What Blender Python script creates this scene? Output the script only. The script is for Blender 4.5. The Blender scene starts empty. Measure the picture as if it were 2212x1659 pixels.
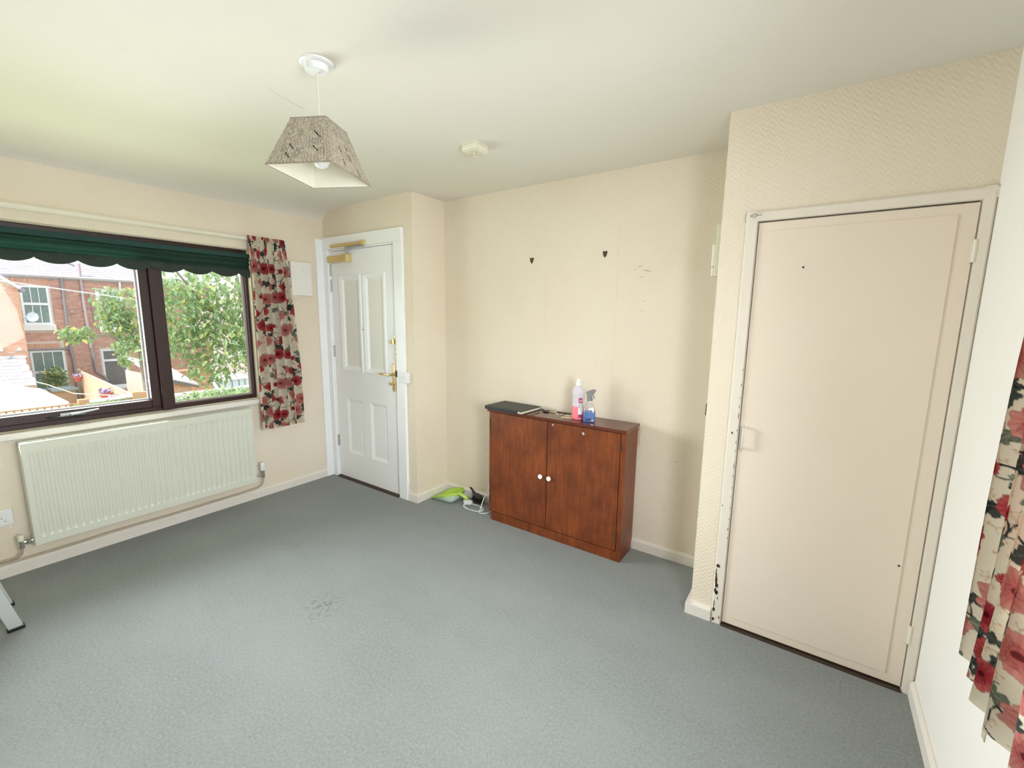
import bpy, bmesh, math, random
import numpy as np
from mathutils import Vector, Matrix, Euler
R = math.radians
SC = bpy.context.scene
COL = SC.collection
random.seed(7)
rng = np.random.default_rng(7)

# ------------------------------------------------------------------ camera
# x: window wall (left) -> opposite wall (right), y: towards the door wall, z: up. metres.
cam_d = bpy.data.cameras.new('camera'); cam = bpy.data.objects.new('camera', cam_d); COL.objects.link(cam)
cam_d.sensor_fit = 'HORIZONTAL'; cam_d.sensor_width = 36.0; cam_d.lens = 946.11 / 2212 * 36.0
cam_d.clip_start = 0.02; cam_d.clip_end = 300
_p, _y, _r = -0.1535, 0.6045, 0.0127
_f0 = Vector((-math.sin(_y), math.cos(_y), 0)); _r0 = Vector((math.cos(_y), math.sin(_y), 0)); _u0 = Vector((0, 0, 1))
_f = _f0 * math.cos(_p) + _u0 * math.sin(_p); _u = _u0 * math.cos(_p) - _f0 * math.sin(_p)
_rr = _r0 * math.cos(_r) + _u * math.sin(_r); _uu = _u * math.cos(_r) - _r0 * math.sin(_r)
cam.matrix_world = Matrix(((_rr.x, _uu.x, -_f.x, 0), (_rr.y, _uu.y, -_f.y, 0), (_rr.z, _uu.z, -_f.z, 1.4608), (0, 0, 0, 1)))
SC.camera = cam

# ------------------------------------------------------------------ world, sun, window daylight, exposure
XL, XR, Y1, Y2, Y3, XJ, XC, ZC, YB = -3.557, 0.447, 2.274, 2.611, 2.173, -2.46, -0.392, 2.325, -1.6
W1 = (-0.62, 1.66, 0.80, 1.925)        # left window opening: y0 y1 z0 z1
W2 = (-0.10, 1.22, 0.85, 1.95)         # right window opening
wd = bpy.data.worlds.new('sky'); SC.world = wd; wd.use_nodes = True
wn = wd.node_tree; bg = wn.nodes['Background']
bg.inputs[0].default_value = (0.86, 0.93, 1.0, 1); bg.inputs[1].default_value = 1.25
sun_d = bpy.data.lights.new('sun', 'SUN'); sun_d.energy = 3.2; sun_d.angle = R(2); sun_d.color = (1, .95, .86)
sun = bpy.data.objects.new('sun', sun_d); COL.objects.link(sun)
sun.rotation_euler = Vector((-0.10, 0.62, -0.78)).to_track_quat('-Z', 'Y').to_euler()
def window_light(name, loc, direction, sy, sz, energy, color, spread=180):
    d = bpy.data.lights.new(name, 'AREA'); d.shape = 'RECTANGLE'; d.size = sy; d.size_y = sz; d.energy = energy; d.color = color; d.spread = R(spread)
    o = bpy.data.objects.new(name, d); COL.objects.link(o); o.location = loc
    o.rotation_euler = Vector(direction).to_track_quat('-Z', 'Z').to_euler(); o.visible_camera = False
    return o
wy, wz = (W1[0] + W1[1]) / 2, (W1[2] + W1[3]) / 2
window_light('daylight_window_left', (XL - .30, wy, wz), (1, 0, -.22), W1[1] - W1[0] - .1, W1[3] - W1[2] - .1, 86, (.87, .93, 1.0), 102)
window_light('garden_bounce_window_left', (XL - .30, wy, wz), (1, 0, .62), W1[1] - W1[0] - .1, W1[3] - W1[2] - .1, 19, (.92, 1.0, .70), 150)
wy, wz = (W2[0] + W2[1]) / 2, (W2[2] + W2[3]) / 2
window_light('daylight_window_right', (XR + .32, wy, wz), (-.86, .50, -.33), W2[1] - W2[0] - .1, W2[3] - W2[2] - .1, 35, (.88, .935, 1.0), 120)
window_light('garden_bounce_window_right', (XR + .32, wy, wz), (-1, 0, .5), W2[1] - W2[0] - .1, W2[3] - W2[2] - .1, 6, (1.0, .96, .86))
SC.view_settings.view_transform = 'Standard'; SC.view_settings.look = 'None'
SC.view_settings.exposure = 0.48; SC.view_settings.gamma = 1.0; SC.view_settings.use_curve_mapping = False

# ------------------------------------------------------------------ helpers
class MB:
    """collects faces; build() links them as one mesh object"""
    def __init__(s): s.v = []; s.f = []
    def add(s, vs, fs, M=None):
        b = len(s.v)
        s.v += [tuple(M @ Vector(p)) for p in vs] if M else [tuple(p) for p in vs]
        s.f += [tuple(b + i for i in f) for f in fs]; return s
    def box(s, x0, x1, y0, y1, z0, z1, M=None):
        return s.add([(x0,y0,z0),(x1,y0,z0),(x1,y1,z0),(x0,y1,z0),(x0,y0,z1),(x1,y0,z1),(x1,y1,z1),(x0,y1,z1)],
              [(3,2,1,0),(4,5,6,7),(0,1,5,4),(1,2,6,5),(2,3,7,6),(3,0,4,7)], M)
    def prism(s, poly, axis, lo, hi, M=None):
        n = len(poly)
        def P(a, b, h): return {'x': (h,a,b), 'y': (a,h,b), 'z': (a,b,h)}[axis]
        vs = [P(a,b,lo) for a,b in poly] + [P(a,b,hi) for a,b in poly]
        return s.add(vs, [tuple(range(n))[::-1], tuple(range(n,2*n))] + [(i,(i+1)%n,n+(i+1)%n,n+i) for i in range(n)], M)
    def tube(s, pts, r, n=8, closed=False, cap=True, M=None):
        pts = [Vector(p) for p in pts]; m = len(pts); rs = r if isinstance(r, (list, tuple)) else [r]*m
        vs = []; fs = []; up = None
        for i, p in enumerate(pts):
            a = pts[(i-1) % m] if (closed or i > 0) else p; b = pts[(i+1) % m] if (closed or i < m-1) else p
            t = (b - a).normalized()
            if up is None: up = Vector((0,0,1)) if abs(t.z) < .9 else Vector((1,0,0))
            sd = t.cross(up)
            if sd.length < 1e-5: sd = t.orthogonal()
            sd.normalize(); up = sd.cross(t).normalized()
            for k in range(n):
                g = 2*math.pi*k/n; vs.append(p + (sd*math.cos(g) + up*math.sin(g))*rs[i])
        for i in range(m if closed else m-1):
            for k in range(n):
                j = (i+1) % m; fs.append((i*n+k, i*n+(k+1)%n, j*n+(k+1)%n, j*n+k))
        if cap and not closed: fs += [tuple(range(n))[::-1], tuple(range((m-1)*n, m*n))]
        return s.add(vs, fs, M)
    def lathe(s, prof, n=24, c=(0,0,0), sx=1, sy=1, power=2, M=None):
        vs = []; fs = []; m = len(prof)
        for r, z in prof:
            for k in range(n):
                g = 2*math.pi*k/n; ca, sa = math.cos(g), math.sin(g)
                ca = math.copysign(abs(ca)**(2/power), ca); sa = math.copysign(abs(sa)**(2/power), sa)
                vs.append((c[0]+r*ca*sx, c[1]+r*sa*sy, c[2]+z))
        for i in range(m-1):
            for k in range(n): fs.append((i*n+k, i*n+(k+1)%n, (i+1)*n+(k+1)%n, (i+1)*n+k))
        fs += [tuple(range(n))[::-1], tuple(range((m-1)*n, m*n))]
        return s.add(vs, fs, M)
    def grid(s, fn, nu, nv, M=None):
        vs = [fn(i/nu, j/nv) for j in range(nv+1) for i in range(nu+1)]
        fs = [(j*(nu+1)+i, j*(nu+1)+i+1, (j+1)*(nu+1)+i+1, (j+1)*(nu+1)+i) for j in range(nv) for i in range(nu)]
        return s.add(vs, fs, M)
    def nest(s, x0, x1, z0, z1, prof, plane, sign=-1, fill=True):
        """nested rectangles in an x-z plane: prof = [(inset, depth)]; depth measured from y=plane along sign"""
        R_ = []
        for ins, d in prof:
            y = plane + sign*d
            R_.append([(x0+ins,y,z0+ins),(x1-ins,y,z0+ins),(x1-ins,y,z1-ins),(x0+ins,y,z1-ins)])
        vs = [p for r in R_ for p in r]; fs = []
        for i in range(len(R_)-1):
            for k in range(4): fs.append((i*4+k, i*4+(k+1)%4, (i+1)*4+(k+1)%4, (i+1)*4+k))
        if fill: b = (len(R_)-1)*4; fs.append((b,b+1,b+2,b+3))
        return s.add(vs, fs)
    def mesh(s, name, off=(0,0,0)):
        me = bpy.data.meshes.new(name)
        me.from_pydata([(a-off[0], b-off[1], c-off[2]) for a,b,c in s.v], [], s.f); me.update(); return me
    def build(s, name, mat, parent=None, smooth=False, bevel=0, origin=(0,0,0), seg=2, recalc=True):
        off = wloc(parent) if parent else Vector(origin)
        me = s.mesh(name, off)
        if recalc:
            bm = bmesh.new(); bm.from_mesh(me); bmesh.ops.recalc_face_normals(bm, faces=bm.faces); bm.to_mesh(me); bm.free()
        o = bpy.data.objects.new(name, me); COL.objects.link(o)
        if mat: me.materials.append(mat)
        if parent: o.parent = parent
        else: o.location = off
        if smooth: shade(me, smooth if smooth is not True else 40)
        if bevel:
            b = o.modifiers.new('bevel', 'BEVEL'); b.width = bevel; b.segments = seg; b.limit_method = 'ANGLE'; b.angle_limit = R(35)
        return o
def shade(me, ang=40):
    me.polygons.foreach_set('use_smooth', [True]*len(me.polygons))
    bm = bmesh.new(); bm.from_mesh(me)
    for e in bm.edges:
        if len(e.link_faces) == 2 and e.calc_face_angle(0) > R(ang): e.smooth = False
    bm.to_mesh(me); bm.free()
def wloc(o):
    v = Vector((0,0,0))
    while o: v = v + o.location; o = o.parent
    return v
def tag(o, label=None, cat=None, group=None, kind=None):
    if label: o['label'] = label
    if cat: o['category'] = cat
    if group: o['group'] = group
    if kind: o['kind'] = kind
    return o
def thing(name, label, cat, loc=(0,0,0), group=None, kind=None):
    o = bpy.data.objects.new(name, None); COL.objects.link(o); o.location = loc; o.empty_display_size = .05
    return tag(o, label, cat, group, kind)
def inst(name, me, loc, parent, rot=None, scale=None):
    o = bpy.data.objects.new(name, me); COL.objects.link(o)
    o.parent = parent; o.location = Vector(loc) - wloc(parent)
    if rot: o.rotation_euler = rot
    if scale: o.scale = scale
    return o

# ------------------------------------------------------------------ materials
def nm(name):
    m = bpy.data.materials.new(name); m.use_nodes = True; nt = m.node_tree
    return m, nt, nt.nodes['Principled BSDF']
def nd(nt, t, ins=None, **kw):
    n = nt.nodes.new(t)
    for k, v in kw.items(): setattr(n, k, v)
    for k, v in (ins or {}).items():
        if isinstance(v, bpy.types.NodeSocket): nt.links.new(v, n.inputs[k])
        else: n.inputs[k].default_value = v
    return n
def c4(c): return (c[0], c[1], c[2], 1)
def math_(nt, op, a, b=0.0): return nd(nt, 'ShaderNodeMath', {0: a, 1: b}, operation=op).outputs[0]
def mixc(nt, f, a, b, blend='MIX'):
    n = nt.nodes.new('ShaderNodeMix'); n.data_type = 'RGBA'; n.blend_type = blend
    for k, v in ((0, f), (6, a), (7, b)):
        if isinstance(v, bpy.types.NodeSocket): nt.links.new(v, n.inputs[k])
        else: n.inputs[k].default_value = v if k == 0 else c4(v)
    return n.outputs[2]
def ramp(nt, f, stops):
    n = nt.nodes.new('ShaderNodeValToRGB'); nt.links.new(f, n.inputs[0]); e = n.color_ramp.elements
    while len(e) < len(stops): e.new(.5)
    for i, (p, c) in enumerate(stops): e[i].position = p; e[i].color = c4(c) if len(c) == 3 else c
    return n.outputs[0]
def bump(nt, b, h, strength=.3, dist=.002):
    n = nd(nt, 'ShaderNodeBump', {'Strength': strength, 'Distance': dist, 'Height': h}); nt.links.new(n.outputs[0], b.inputs['Normal']); return n
def pos(nt): return nd(nt, 'ShaderNodeNewGeometry').outputs['Position']
def obj_co(nt): return nd(nt, 'ShaderNodeTexCoord').outputs['Object']
def noise(nt, co, scale, detail=3, rough=.55):
    return nd(nt, 'ShaderNodeTexNoise', {'Vector': co, 'Scale': scale, 'Detail': detail, 'Roughness': rough}).outputs[0]
def plain(name, col, rough=.5, metal=0, var=.05, nscale=20, spec=.5, bmp=0, coat=0):
    m, nt, b = nm(name)
    f = noise(nt, pos(nt), nscale)
    c = mixc(nt, f, tuple(x*(1-var) for x in col), tuple(min(1, x*(1+var)) for x in col))
    nt.links.new(c, b.inputs['Base Color'])
    b.inputs['Roughness'].default_value = rough; b.inputs['Metallic'].default_value = metal; b.inputs['Specular IOR Level'].default_value = spec
    b.inputs['Coat Weight'].default_value = coat
    if bmp: bump(nt, b, f, bmp, .002)
    return m
def mscale(nt, co, sc): return nd(nt, 'ShaderNodeVectorMath', {0: co, 1: sc}, operation='MULTIPLY').outputs[0]

def wallpaper(name, c1, c2, emb=.5):
    m, nt, b = nm(name); P = pos(nt)
    sp = nd(nt, 'ShaderNodeSeparateXYZ', {0: P}).outputs
    wob = noise(nt, P, 22, 3)
    u = math_(nt, 'ADD', math_(nt, 'ADD', sp[0], sp[1]), math_(nt, 'MULTIPLY', wob, .022))
    t = math_(nt, 'PINGPONG', u, .0165)
    v = math_(nt, 'ADD', sp[2], math_(nt, 'MULTIPLY', t, 1.15))
    h = math_(nt, 'SINE', math_(nt, 'MULTIPLY', v, 2*math.pi/.021))
    fine = noise(nt, P, 260, 2)
    h = math_(nt, 'ADD', h, math_(nt, 'MULTIPLY', fine, 1.6))
    wear = ramp(nt, noise(nt, P, 1.7, 3), [(.30, (.35,.35,.35)), (.70, (1,1,1))])
    h = math_(nt, 'MULTIPLY', h, wear)
    bump(nt, b, h, emb, .0022)
    c = mixc(nt, ramp(nt, noise(nt, P, 1.1, 4), [(.3, (0,0,0)), (.72, (1,1,1))]), c1, c2)
    dirt = ramp(nt, noise(nt, mscale(nt, P, (1,1,.6)), 7, 5, .7), [(.64, (0,0,0)), (.86, (1,1,1))])
    c = mixc(nt, math_(nt, 'MULTIPLY', dirt, .30), c, (.50, .43, .31))
    nt.links.new(c, b.inputs['Base Color']); b.inputs['Roughness'].default_value = .75; b.inputs['Specular IOR Level'].default_value = .25
    return m
M_wall = wallpaper('cream_embossed_wallpaper', (.785, .682, .535), (.835, .748, .625), .30)
M_wall_r = plain('cream_painted_plaster', (.865, .825, .775), .7, var=.03, nscale=2, spec=.25)
def ceiling_mat():
    m, nt, b = nm('white_ceiling_paint'); P = pos(nt)
    c = mixc(nt, noise(nt, P, 1.0, 4), (.775, .735, .655), (.825, .795, .725))
    patch = ramp(nt, noise(nt, mscale(nt, P, (1, 2.2, 1)), 2.6, 3), [(.70, (0,0,0)), (.74, (1,1,1))])
    c = mixc(nt, math_(nt, 'MULTIPLY', patch, .12), c, (.66, .60, .47))
    nt.links.new(c, b.inputs['Base Color']); b.inputs['Roughness'].default_value = .85; b.inputs['Specular IOR Level'].default_value = .2
    bump(nt, b, noise(nt, P, 6, 4), .12, .01); return m
M_ceil = ceiling_mat()
def carpet_mat():
    m, nt, b = nm('grey_green_carpet'); P = pos(nt)
    fine = noise(nt, P, 420, 2, .7); mid = noise(nt, P, 95, 5, .8)
    big = noise(nt, mscale(nt, P, (1, 1.6, 1)), 1.3, 4, .6)
    c = mixc(nt, ramp(nt, mid, [(.30, (0,0,0)), (.70, (1,1,1))]), (.13, .147, .143), (.36, .385, .375))
    c = mixc(nt, math_(nt, 'MULTIPLY', fine, .55), c, (.37, .39, .38))
    c = mixc(nt, ramp(nt, big, [(.40, (0,0,0)), (.75, (.40,.40,.40))]), c, (.40, .42, .41))
    st = ramp(nt, noise(nt, P, 3.2, 6, .75), [(.62, (0,0,0)), (.80, (1,1,1))])
    c = mixc(nt, math_(nt, 'MULTIPLY', st, .35), c, (.16, .16, .12))
    # small dark spill
    d = nd(nt, 'ShaderNodeVectorMath', {0: P, 1: (-1.914, 1.125, 0)}, operation='DISTANCE').outputs['Value']
    sm = math_(nt, 'MULTIPLY', nd(nt, 'ShaderNodeMapRange', {0: d, 1: .03, 2: .13, 3: 1, 4: 0}).outputs[0], ramp(nt, noise(nt, P, 38, 4, .7), [(.50, (0,0,0)), (.66, (1,1,1))]))
    c = mixc(nt, math_(nt, 'MULTIPLY', sm, .8), c, (.06, .06, .05))
    nt.links.new(c, b.inputs['Base Color']); b.inputs['Roughness'].default_value = .95; b.inputs['Specular IOR Level'].default_value = .1
    b.inputs['Sheen Weight'].default_value = .25
    bump(nt, b, math_(nt, 'ADD', fine, mid), .75, .006); return m
M_carpet = carpet_mat()
M_white = plain('white_gloss_paint', (.92, .925, .935), .28, var=.02, nscale=6)
M_offw = plain('off_white_gloss_paint', (.82, .79, .74), .35, var=.04, nscale=8)
M_cream = plain('cream_door_paint', (.83, .715, .60), .38, var=.03, nscale=2.5)
M_creamt = plain('cream_trim_paint', (.81, .74, .64), .35, var=.04, nscale=9)
M_skirt = plain('cream_skirting_paint', (.80, .74, .67), .4, var=.06, nscale=14)
M_panel = plain('pale_door_infill', (.85, .84, .78), .45, var=.03, nscale=4)
M_rad = plain('radiator_enamel', (.70, .71, .62), .30, var=.03, nscale=5)
M_plastic = plain('white_plastic', (.84, .84, .83), .3, var=.02)
M_plastic_y = plain('aged_white_plastic', (.78, .74, .60), .4, var=.05, nscale=40)
M_mahog = plain('dark_mahogany_stain', (.032, .010, .009), .38, var=.35, nscale=25)
M_brass = plain('polished_brass', (.82, .66, .36), .22, metal=1, var=.08)
M_brassd = plain('satin_brass', (.74, .60, .32), .40, metal=1, var=.08)
M_chrome = plain('chrome', (.75, .75, .75), .15, metal=1, var=.05)
M_steel = plain('grey_steel', (.45, .46, .46), .4, metal=.9, var=.1)
M_black = plain('black_plastic', (.012, .012, .013), .4, var=.2)
M_copper = plain('painted_pipe', (.52, .44, .32), .45, var=.12, nscale=30)
M_darkwood = plain('dark_threshold', (.045, .026, .016), .6, var=.4, nscale=30)
M_chip = plain('bare_dark_wood', (.05, .025, .015), .7, var=.4, nscale=90)
M_cord = plain('cream_cord', (.72, .68, .55), .6)
M_silver = plain('silver_painted_steel', (.62, .64, .64), .38, metal=.35, var=.05)
def glass_mat(name, tint=(1,1,1), refl=.06):
    m = bpy.data.materials.new(name); m.use_nodes = True; nt = m.node_tree; nt.nodes.remove(nt.nodes['Principled BSDF'])
    tr = nd(nt, 'ShaderNodeBsdfTransparent', {0: c4(tint)}); gl = nd(nt, 'ShaderNodeBsdfGlossy', {0: (1,1,1,1), 1: .02})
    mx = nd(nt, 'ShaderNodeMixShader', {0: refl, 1: tr.outputs[0], 2: gl.outputs[0]})
    nt.links.new(mx.outputs[0], nt.nodes['Material Output'].inputs[0]); return m
M_glass = glass_mat('window_glass', (.98, .99, .985), .010)
def wood_mat(name, c1, c2, c3, rough=.38, sc=(14, 14, 1.6)):
    m, nt, b = nm(name); P = pos(nt)
    g = noise(nt, mscale(nt, P, sc), 3.0, 5, .65)
    fine = noise(nt, mscale(nt, P, (90, 90, 5)), 3, 3, .6)
    blot = noise(nt, P, 5, 4, .65)
    c = mixc(nt, ramp(nt, g, [(.32, (0,0,0)), (.68, (1,1,1))]), c1, c2); c = mixc(nt, ramp(nt, blot, [(.42, (0,0,0)), (.68, (.75,.75,.75))]), c, c3)
    c = mixc(nt, math_(nt, 'MULTIPLY', fine, .5), c, tuple(x*.5 for x in c1))
    nt.links.new(c, b.inputs['Base Color']); b.inputs['Roughness'].default_value = rough
    bump(nt, b, fine, .08, .001); return m
M_wood = wood_mat('red_brown_stained_wood', (.165, .034, .008), (.34, .085, .018), (.105, .021, .006))
M_woodtop = wood_mat('dark_red_varnished_top', (.13, .035, .020), (.20, .060, .034), (.10, .025, .016), .16, (1.6, 14, 14))
def vcol_mat(name, rough=.8, transl=0.0, attr='print', weave=900):
    m, nt, b = nm(name)
    a = nd(nt, 'ShaderNodeVertexColor', layer_name=attr).outputs[0]
    w = noise(nt, pos(nt), weave, 1)
    c = mixc(nt, math_(nt, 'MULTIPLY', w, .22), a, (0,0,0))
    nt.links.new(c, b.inputs['Base Color']); b.inputs['Roughness'].default_value = rough; b.inputs['Specular IOR Level'].default_value = .15
    if transl:
        t = nd(nt, 'ShaderNodeBsdfTranslucent', {0: c}); mx = nd(nt, 'ShaderNodeMixShader', {0: transl, 1: b.outputs[0], 2: t.outputs[0]})
        nt.links.new(mx.outputs[0], nt.nodes['Material Output'].inputs[0])
    return m
# ------------------------------------------------------------------ the room shell
def struct(mb, name, mat, label, cat, **kw):
    return tag(mb.build(name, mat, **kw), label, cat, kind='structure')
floor = struct(MB().box(XL-.1, XR+.1, YB-.1, Y2+.1, -.06, 0), 'floor', M_carpet, 'worn grey green carpet covering the whole room floor', 'floor')
ceil = struct(MB().box(XL-.3, XR+.3, YB-.2, Y2+.2, ZC, ZC+.1), 'ceiling', M_ceil, 'cream white plaster ceiling with a fine crack', 'ceiling')
# hairline crack in the ceiling
ck = [(-1.793,.889),(-1.86,1.02),(-1.90,1.16),(-1.93,1.30),(-1.96,1.42),(-1.99,1.55),(-2.018,1.695),(-2.06,1.80),(-2.14,1.93),(-2.26,2.06),(-2.36,2.16),(-2.44,2.27)]
mb = MB()
for i in range(len(ck)-1):
    (x0,y0),(x1,y1) = ck[i], ck[i+1]
    for k in range(3):
        a = k/3; b_ = (k+1)/3; w = .0008*random.uniform(.5,1.2)
        if random.random() < .18: continue
        p = [(x0+(x1-x0)*t + random.uniform(-.004,.004), y0+(y1-y0)*t) for t in (a, b_)]
        mb.add([(p[0][0]-w,p[0][1],ZC-.0006),(p[0][0]+w,p[0][1],ZC-.0006),(p[1][0]+w,p[1][1],ZC-.0006),(p[1][0]-w,p[1][1],ZC-.0006)], [(0,1,2,3)])
mb.build('ceiling_crack', plain('ceiling_crack_line', (.60,.55,.45), .9), ceil)

T, TL = .27, .140
wl = MB()
wl.box(XL-TL, XL, YB-.1, W1[0], 0, ZC); wl.box(XL-TL, XL, W1[1], Y2+.15, 0, ZC)
wl.box(XL-TL, XL, W1[0], W1[1], 0, W1[2]-.0); wl.box(XL-TL, XL, W1[0], W1[1], W1[3], ZC)
struct(wl, 'wall_left', M_wall, 'cream wallpapered wall with the wide window', 'wall')
D1 = (-3.4655, -2.657, 1.98)
wb = MB()
wb.box(XL, D1[0]-.006, Y1, Y1+.12, 0, ZC); wb.box(D1[1]+.006, XJ, Y1, Y1+.12, 0, ZC); wb.box(D1[0]-.006, D1[1]+.006, Y1, Y1+.12, D1[2]+.006, ZC)
struct(wb, 'wall_back', M_wall, 'cream wallpapered wall around the white panelled front door', 'wall')
struct(MB().box(XJ-.1, XJ, Y1+.12, Y2, 0, ZC), 'wall_return', M_wall, 'short cream wallpapered return wall right of the white front door', 'wall')
wr = struct(MB().box(XJ-.1, XR+.1, Y2, Y2+.15, 0, ZC), 'wall_recess', M_wall, 'cream embossed wallpapered wall behind the brown cabinet', 'wall')
D2 = (-.2487, .4114, 1.8653)
struct(MB().box(XC, XC+.08, Y3+.08, Y2, 0, ZC), 'wall_cupboard_side', M_wall, 'wallpapered side wall of the built in cupboard', 'wall')
wc = MB()
wc.box(XC, D2[0]-.004, Y3, Y3+.08, 0, ZC); wc.box(D2[1]+.004, XR, Y3, Y3+.08, 0, ZC); wc.box(D2[0]-.004, D2[1]+.004, Y3, Y3+.08, D2[2]+.004, ZC)
struct(wc, 'wall_cupboard_front', M_wall, 'embossed wallpapered front of the built in cupboard', 'wall')
wrr = MB()
wrr.box(XR, XR+T, YB-.1, W2[0], 0, ZC); wrr.box(XR, XR+T, W2[1], Y2+.15, 0, ZC); wrr.box(XR, XR+T, W2[0], W2[1], 0, W2[2]); wrr.box(XR, XR+T, W2[0], W2[1], W2[3], ZC)
struct(wrr, 'wall_right', M_wall_r, 'smooth cream painted wall beside the cream cupboard door', 'wall')
struct(MB().box(XL, XR, YB-.15, YB, 0, ZC), 'wall_front', M_wall, 'cream wallpapered wall behind the viewer', 'wall')

struct(MB().box(XL-T-.45, XL-TL, YB-.5, Y2+.6, 2.16, 2.24), 'sky_blocker_left', M_offw, 'eaves added outside unseen above the wide window to cut high sky light', 'blocker')  # unseen slab added to block high sky light at the left window
struct(MB().box(XR+T, XR+T+.45, YB-.5, Y2+.6, 2.20, 2.28), 'sky_blocker_right', M_offw, 'eaves added outside unseen above the right hand window to cut high sky light', 'blocker')  # matching unseen slab, added to keep high sky light off the right window
# cove between ceiling and window wall
cv = [(XL, 2.245), (XL+.018, 2.262), (XL+.05, 2.280), (XL+.10, 2.297), (XL+.18, 2.311), (XL+.29, 2.321), (XL+.42, ZC), (XL, ZC)]
struct(MB().prism(cv, 'y', YB, Y1), 'trim_1', M_ceil, 'plaster cove easing the ceiling into the window wall', 'coving', smooth=60)

# skirting boards
SK, SH = .015, .068
def skirt(name, x0, x1, y0, y1, label, axis, out):
    h = SH
    if axis == 'y': pr = [(x0,0),(x0,h),(x1,h),(x1,0)]
    mb = MB()
    if axis == 'y':   # runs along y, out = +1 faces +x
        a, b_ = (x0, x1) if out > 0 else (x1, x0)
        mb.prism([(a,0),(b_,0),(b_,h-.014),(a+(b_-a)*.35,h),(a,h)], 'y', y0, y1)
    else:             # runs along x, faces -y
        mb.prism([(y1,0),(y0,0),(y0,h-.014),(y0+(y1-y0)*.65,h),(y1,h)], 'x', x0, x1)
    return struct(mb, name, M_skirt, label, 'skirting')
skirt('baseboard_left', XL, XL+SK, YB, 2.19, 'cream skirting board under the radiator', 'y', 1)
skirt('baseboard_return', XJ, XJ+SK, Y1-SK, Y2-SK, 'cream skirting on the return wall beside the green dustpan', 'y', 1)
skirt('baseboard_back', -2.552, XJ, Y1-SK, Y1, 'short cream skirting piece right of the white front door', 'x', -1)
skirt('baseboard_recess', XJ, XC, Y2-SK, Y2, 'cream skirting board behind the brown cabinet', 'x', -1)
skirt('baseboard_cupboard_side', XC-.022, XC, Y3-.022, Y2-SK, 'cream skirting on the cupboard side wall', 'y', -1)
skirt('baseboard_cupboard_front', XC, -.296, Y3-.022, Y3, 'short cream skirting left of the cupboard door', 'x', -1)
skirt('baseboard_right', XR-SK, XR, YB, Y3-.02, 'white skirting board under the right hand curtain', 'y', -1)

# ------------------------------------------------------------------ front door
d1 = thing('door_1', 'white panelled front door with brass lever handle and door closer', 'door', ((D1[0]+D1[1])/2, Y1, 0), kind='structure')
yf = Y1 + .004
UP = [(-3.345,-3.085),(-3.035,-2.785)]; LO = [(-3.322,-3.112),(-3.006,-2.800)]
uz = (.985, 1.775); lz = (.245, .733)
lf = MB(); xs = sorted({D1[0], D1[1], -3.345, -3.085, -3.035, -2.785})
lf.box(D1[0], D1[1], yf, yf+.044, uz[1], D1[2]); lf.box(D1[0], D1[1], yf, yf+.044, lz[1], uz[0]); lf.box(D1[0], D1[1], yf, yf+.044, .012, lz[0])
for a, b_, z0, z1 in ((D1[0], UP[0][0], *uz), (UP[0][1], UP[1][0], *uz), (UP[1][1], D1[1], *uz), (D1[0], LO[0][0], *lz), (LO[0][1], LO[1][0], *lz), (LO[1][1], D1[1], *lz)):
    lf.box(a, b_, yf, yf+.044, z0, z1)
lf.build('door_leaf', M_white, d1)
for a, b_ in UP:
    mo = MB().nest(a-.012, b_+.012, uz[0]-.012, uz[1]+.012, [(0,-.001),(.002,.008),(.014,.011),(.022,.006),(.034,.004),(.050,-.010)], yf, -1, fill=False).build('panel_moulding', M_white, d1, smooth=30)
    MB().box(a+.035, b_-.035, yf+.010, yf+.02, uz[0]+.035, uz[1]-.035).build('door_panel', M_panel, d1)
for a, b_ in LO:
    MB().nest(a, b_, lz[0], lz[1], [(0,0),(.004,-.003),(.028,-.012),(.030,-.010),(.031,-.010)], yf, -1).build('door_panel', M_white, d1)
for z in (1.83, 1.70, 1.14, .335):   # hinges
    h = MB().box(D1[0]-.012, D1[0]+.004, yf-.004, yf+.01, z-.05, z+.05); h.tube([(D1[0]-.003, yf-.006, z-.05), (D1[0]-.003, yf-.006, z+.05)], .006, 10)
    h.build('hinge', M_steel, d1, smooth=True)
MB().lathe([(.007,0),(.007,.004),(.003,.005)], 14, M=Matrix.Translation((-3.063, yf, 1.337)) @ Matrix.Rotation(R(90),4,'X')).build('peephole', M_brassd, d1, smooth=True)
# lever handle
hx = -2.694
hp = MB().box(hx-.019, hx+.019, yf-.009, yf, .862, 1.085).build('handle_plate', M_brass, d1, bevel=.008, seg=3)
lv = MB().tube([(hx,yf-.006,.998),(hx,yf-.05,.998)], .011, 14)
lv.tube([(hx+.004,yf-.050,.998),(hx-.02,yf-.053,.999),(hx-.07,yf-.056,1.001),(hx-.12,yf-.05,1.0),(hx-.142,yf-.040,.997)], [.0095,.0095,.009,.0085,.007], 14)
lv.build('handle_lever', M_brass, hp, smooth=60)
tt = MB().tube([(hx,yf-.006,.925),(hx,yf-.026,.925)], .010, 14); tt.box(hx-.024, hx+.004, yf-.036, yf-.024, .914, .936)
tt.build('thumb_turn', M_brass, hp, smooth=True)
for z in (.875, 1.072): MB().lathe([(.005,0),(.004,.002)], 10, M=Matrix.Translation((hx, yf-.009, z)) @ Matrix.Rotation(R(90),4,'X')).build('screw', M_brassd, hp)
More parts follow.
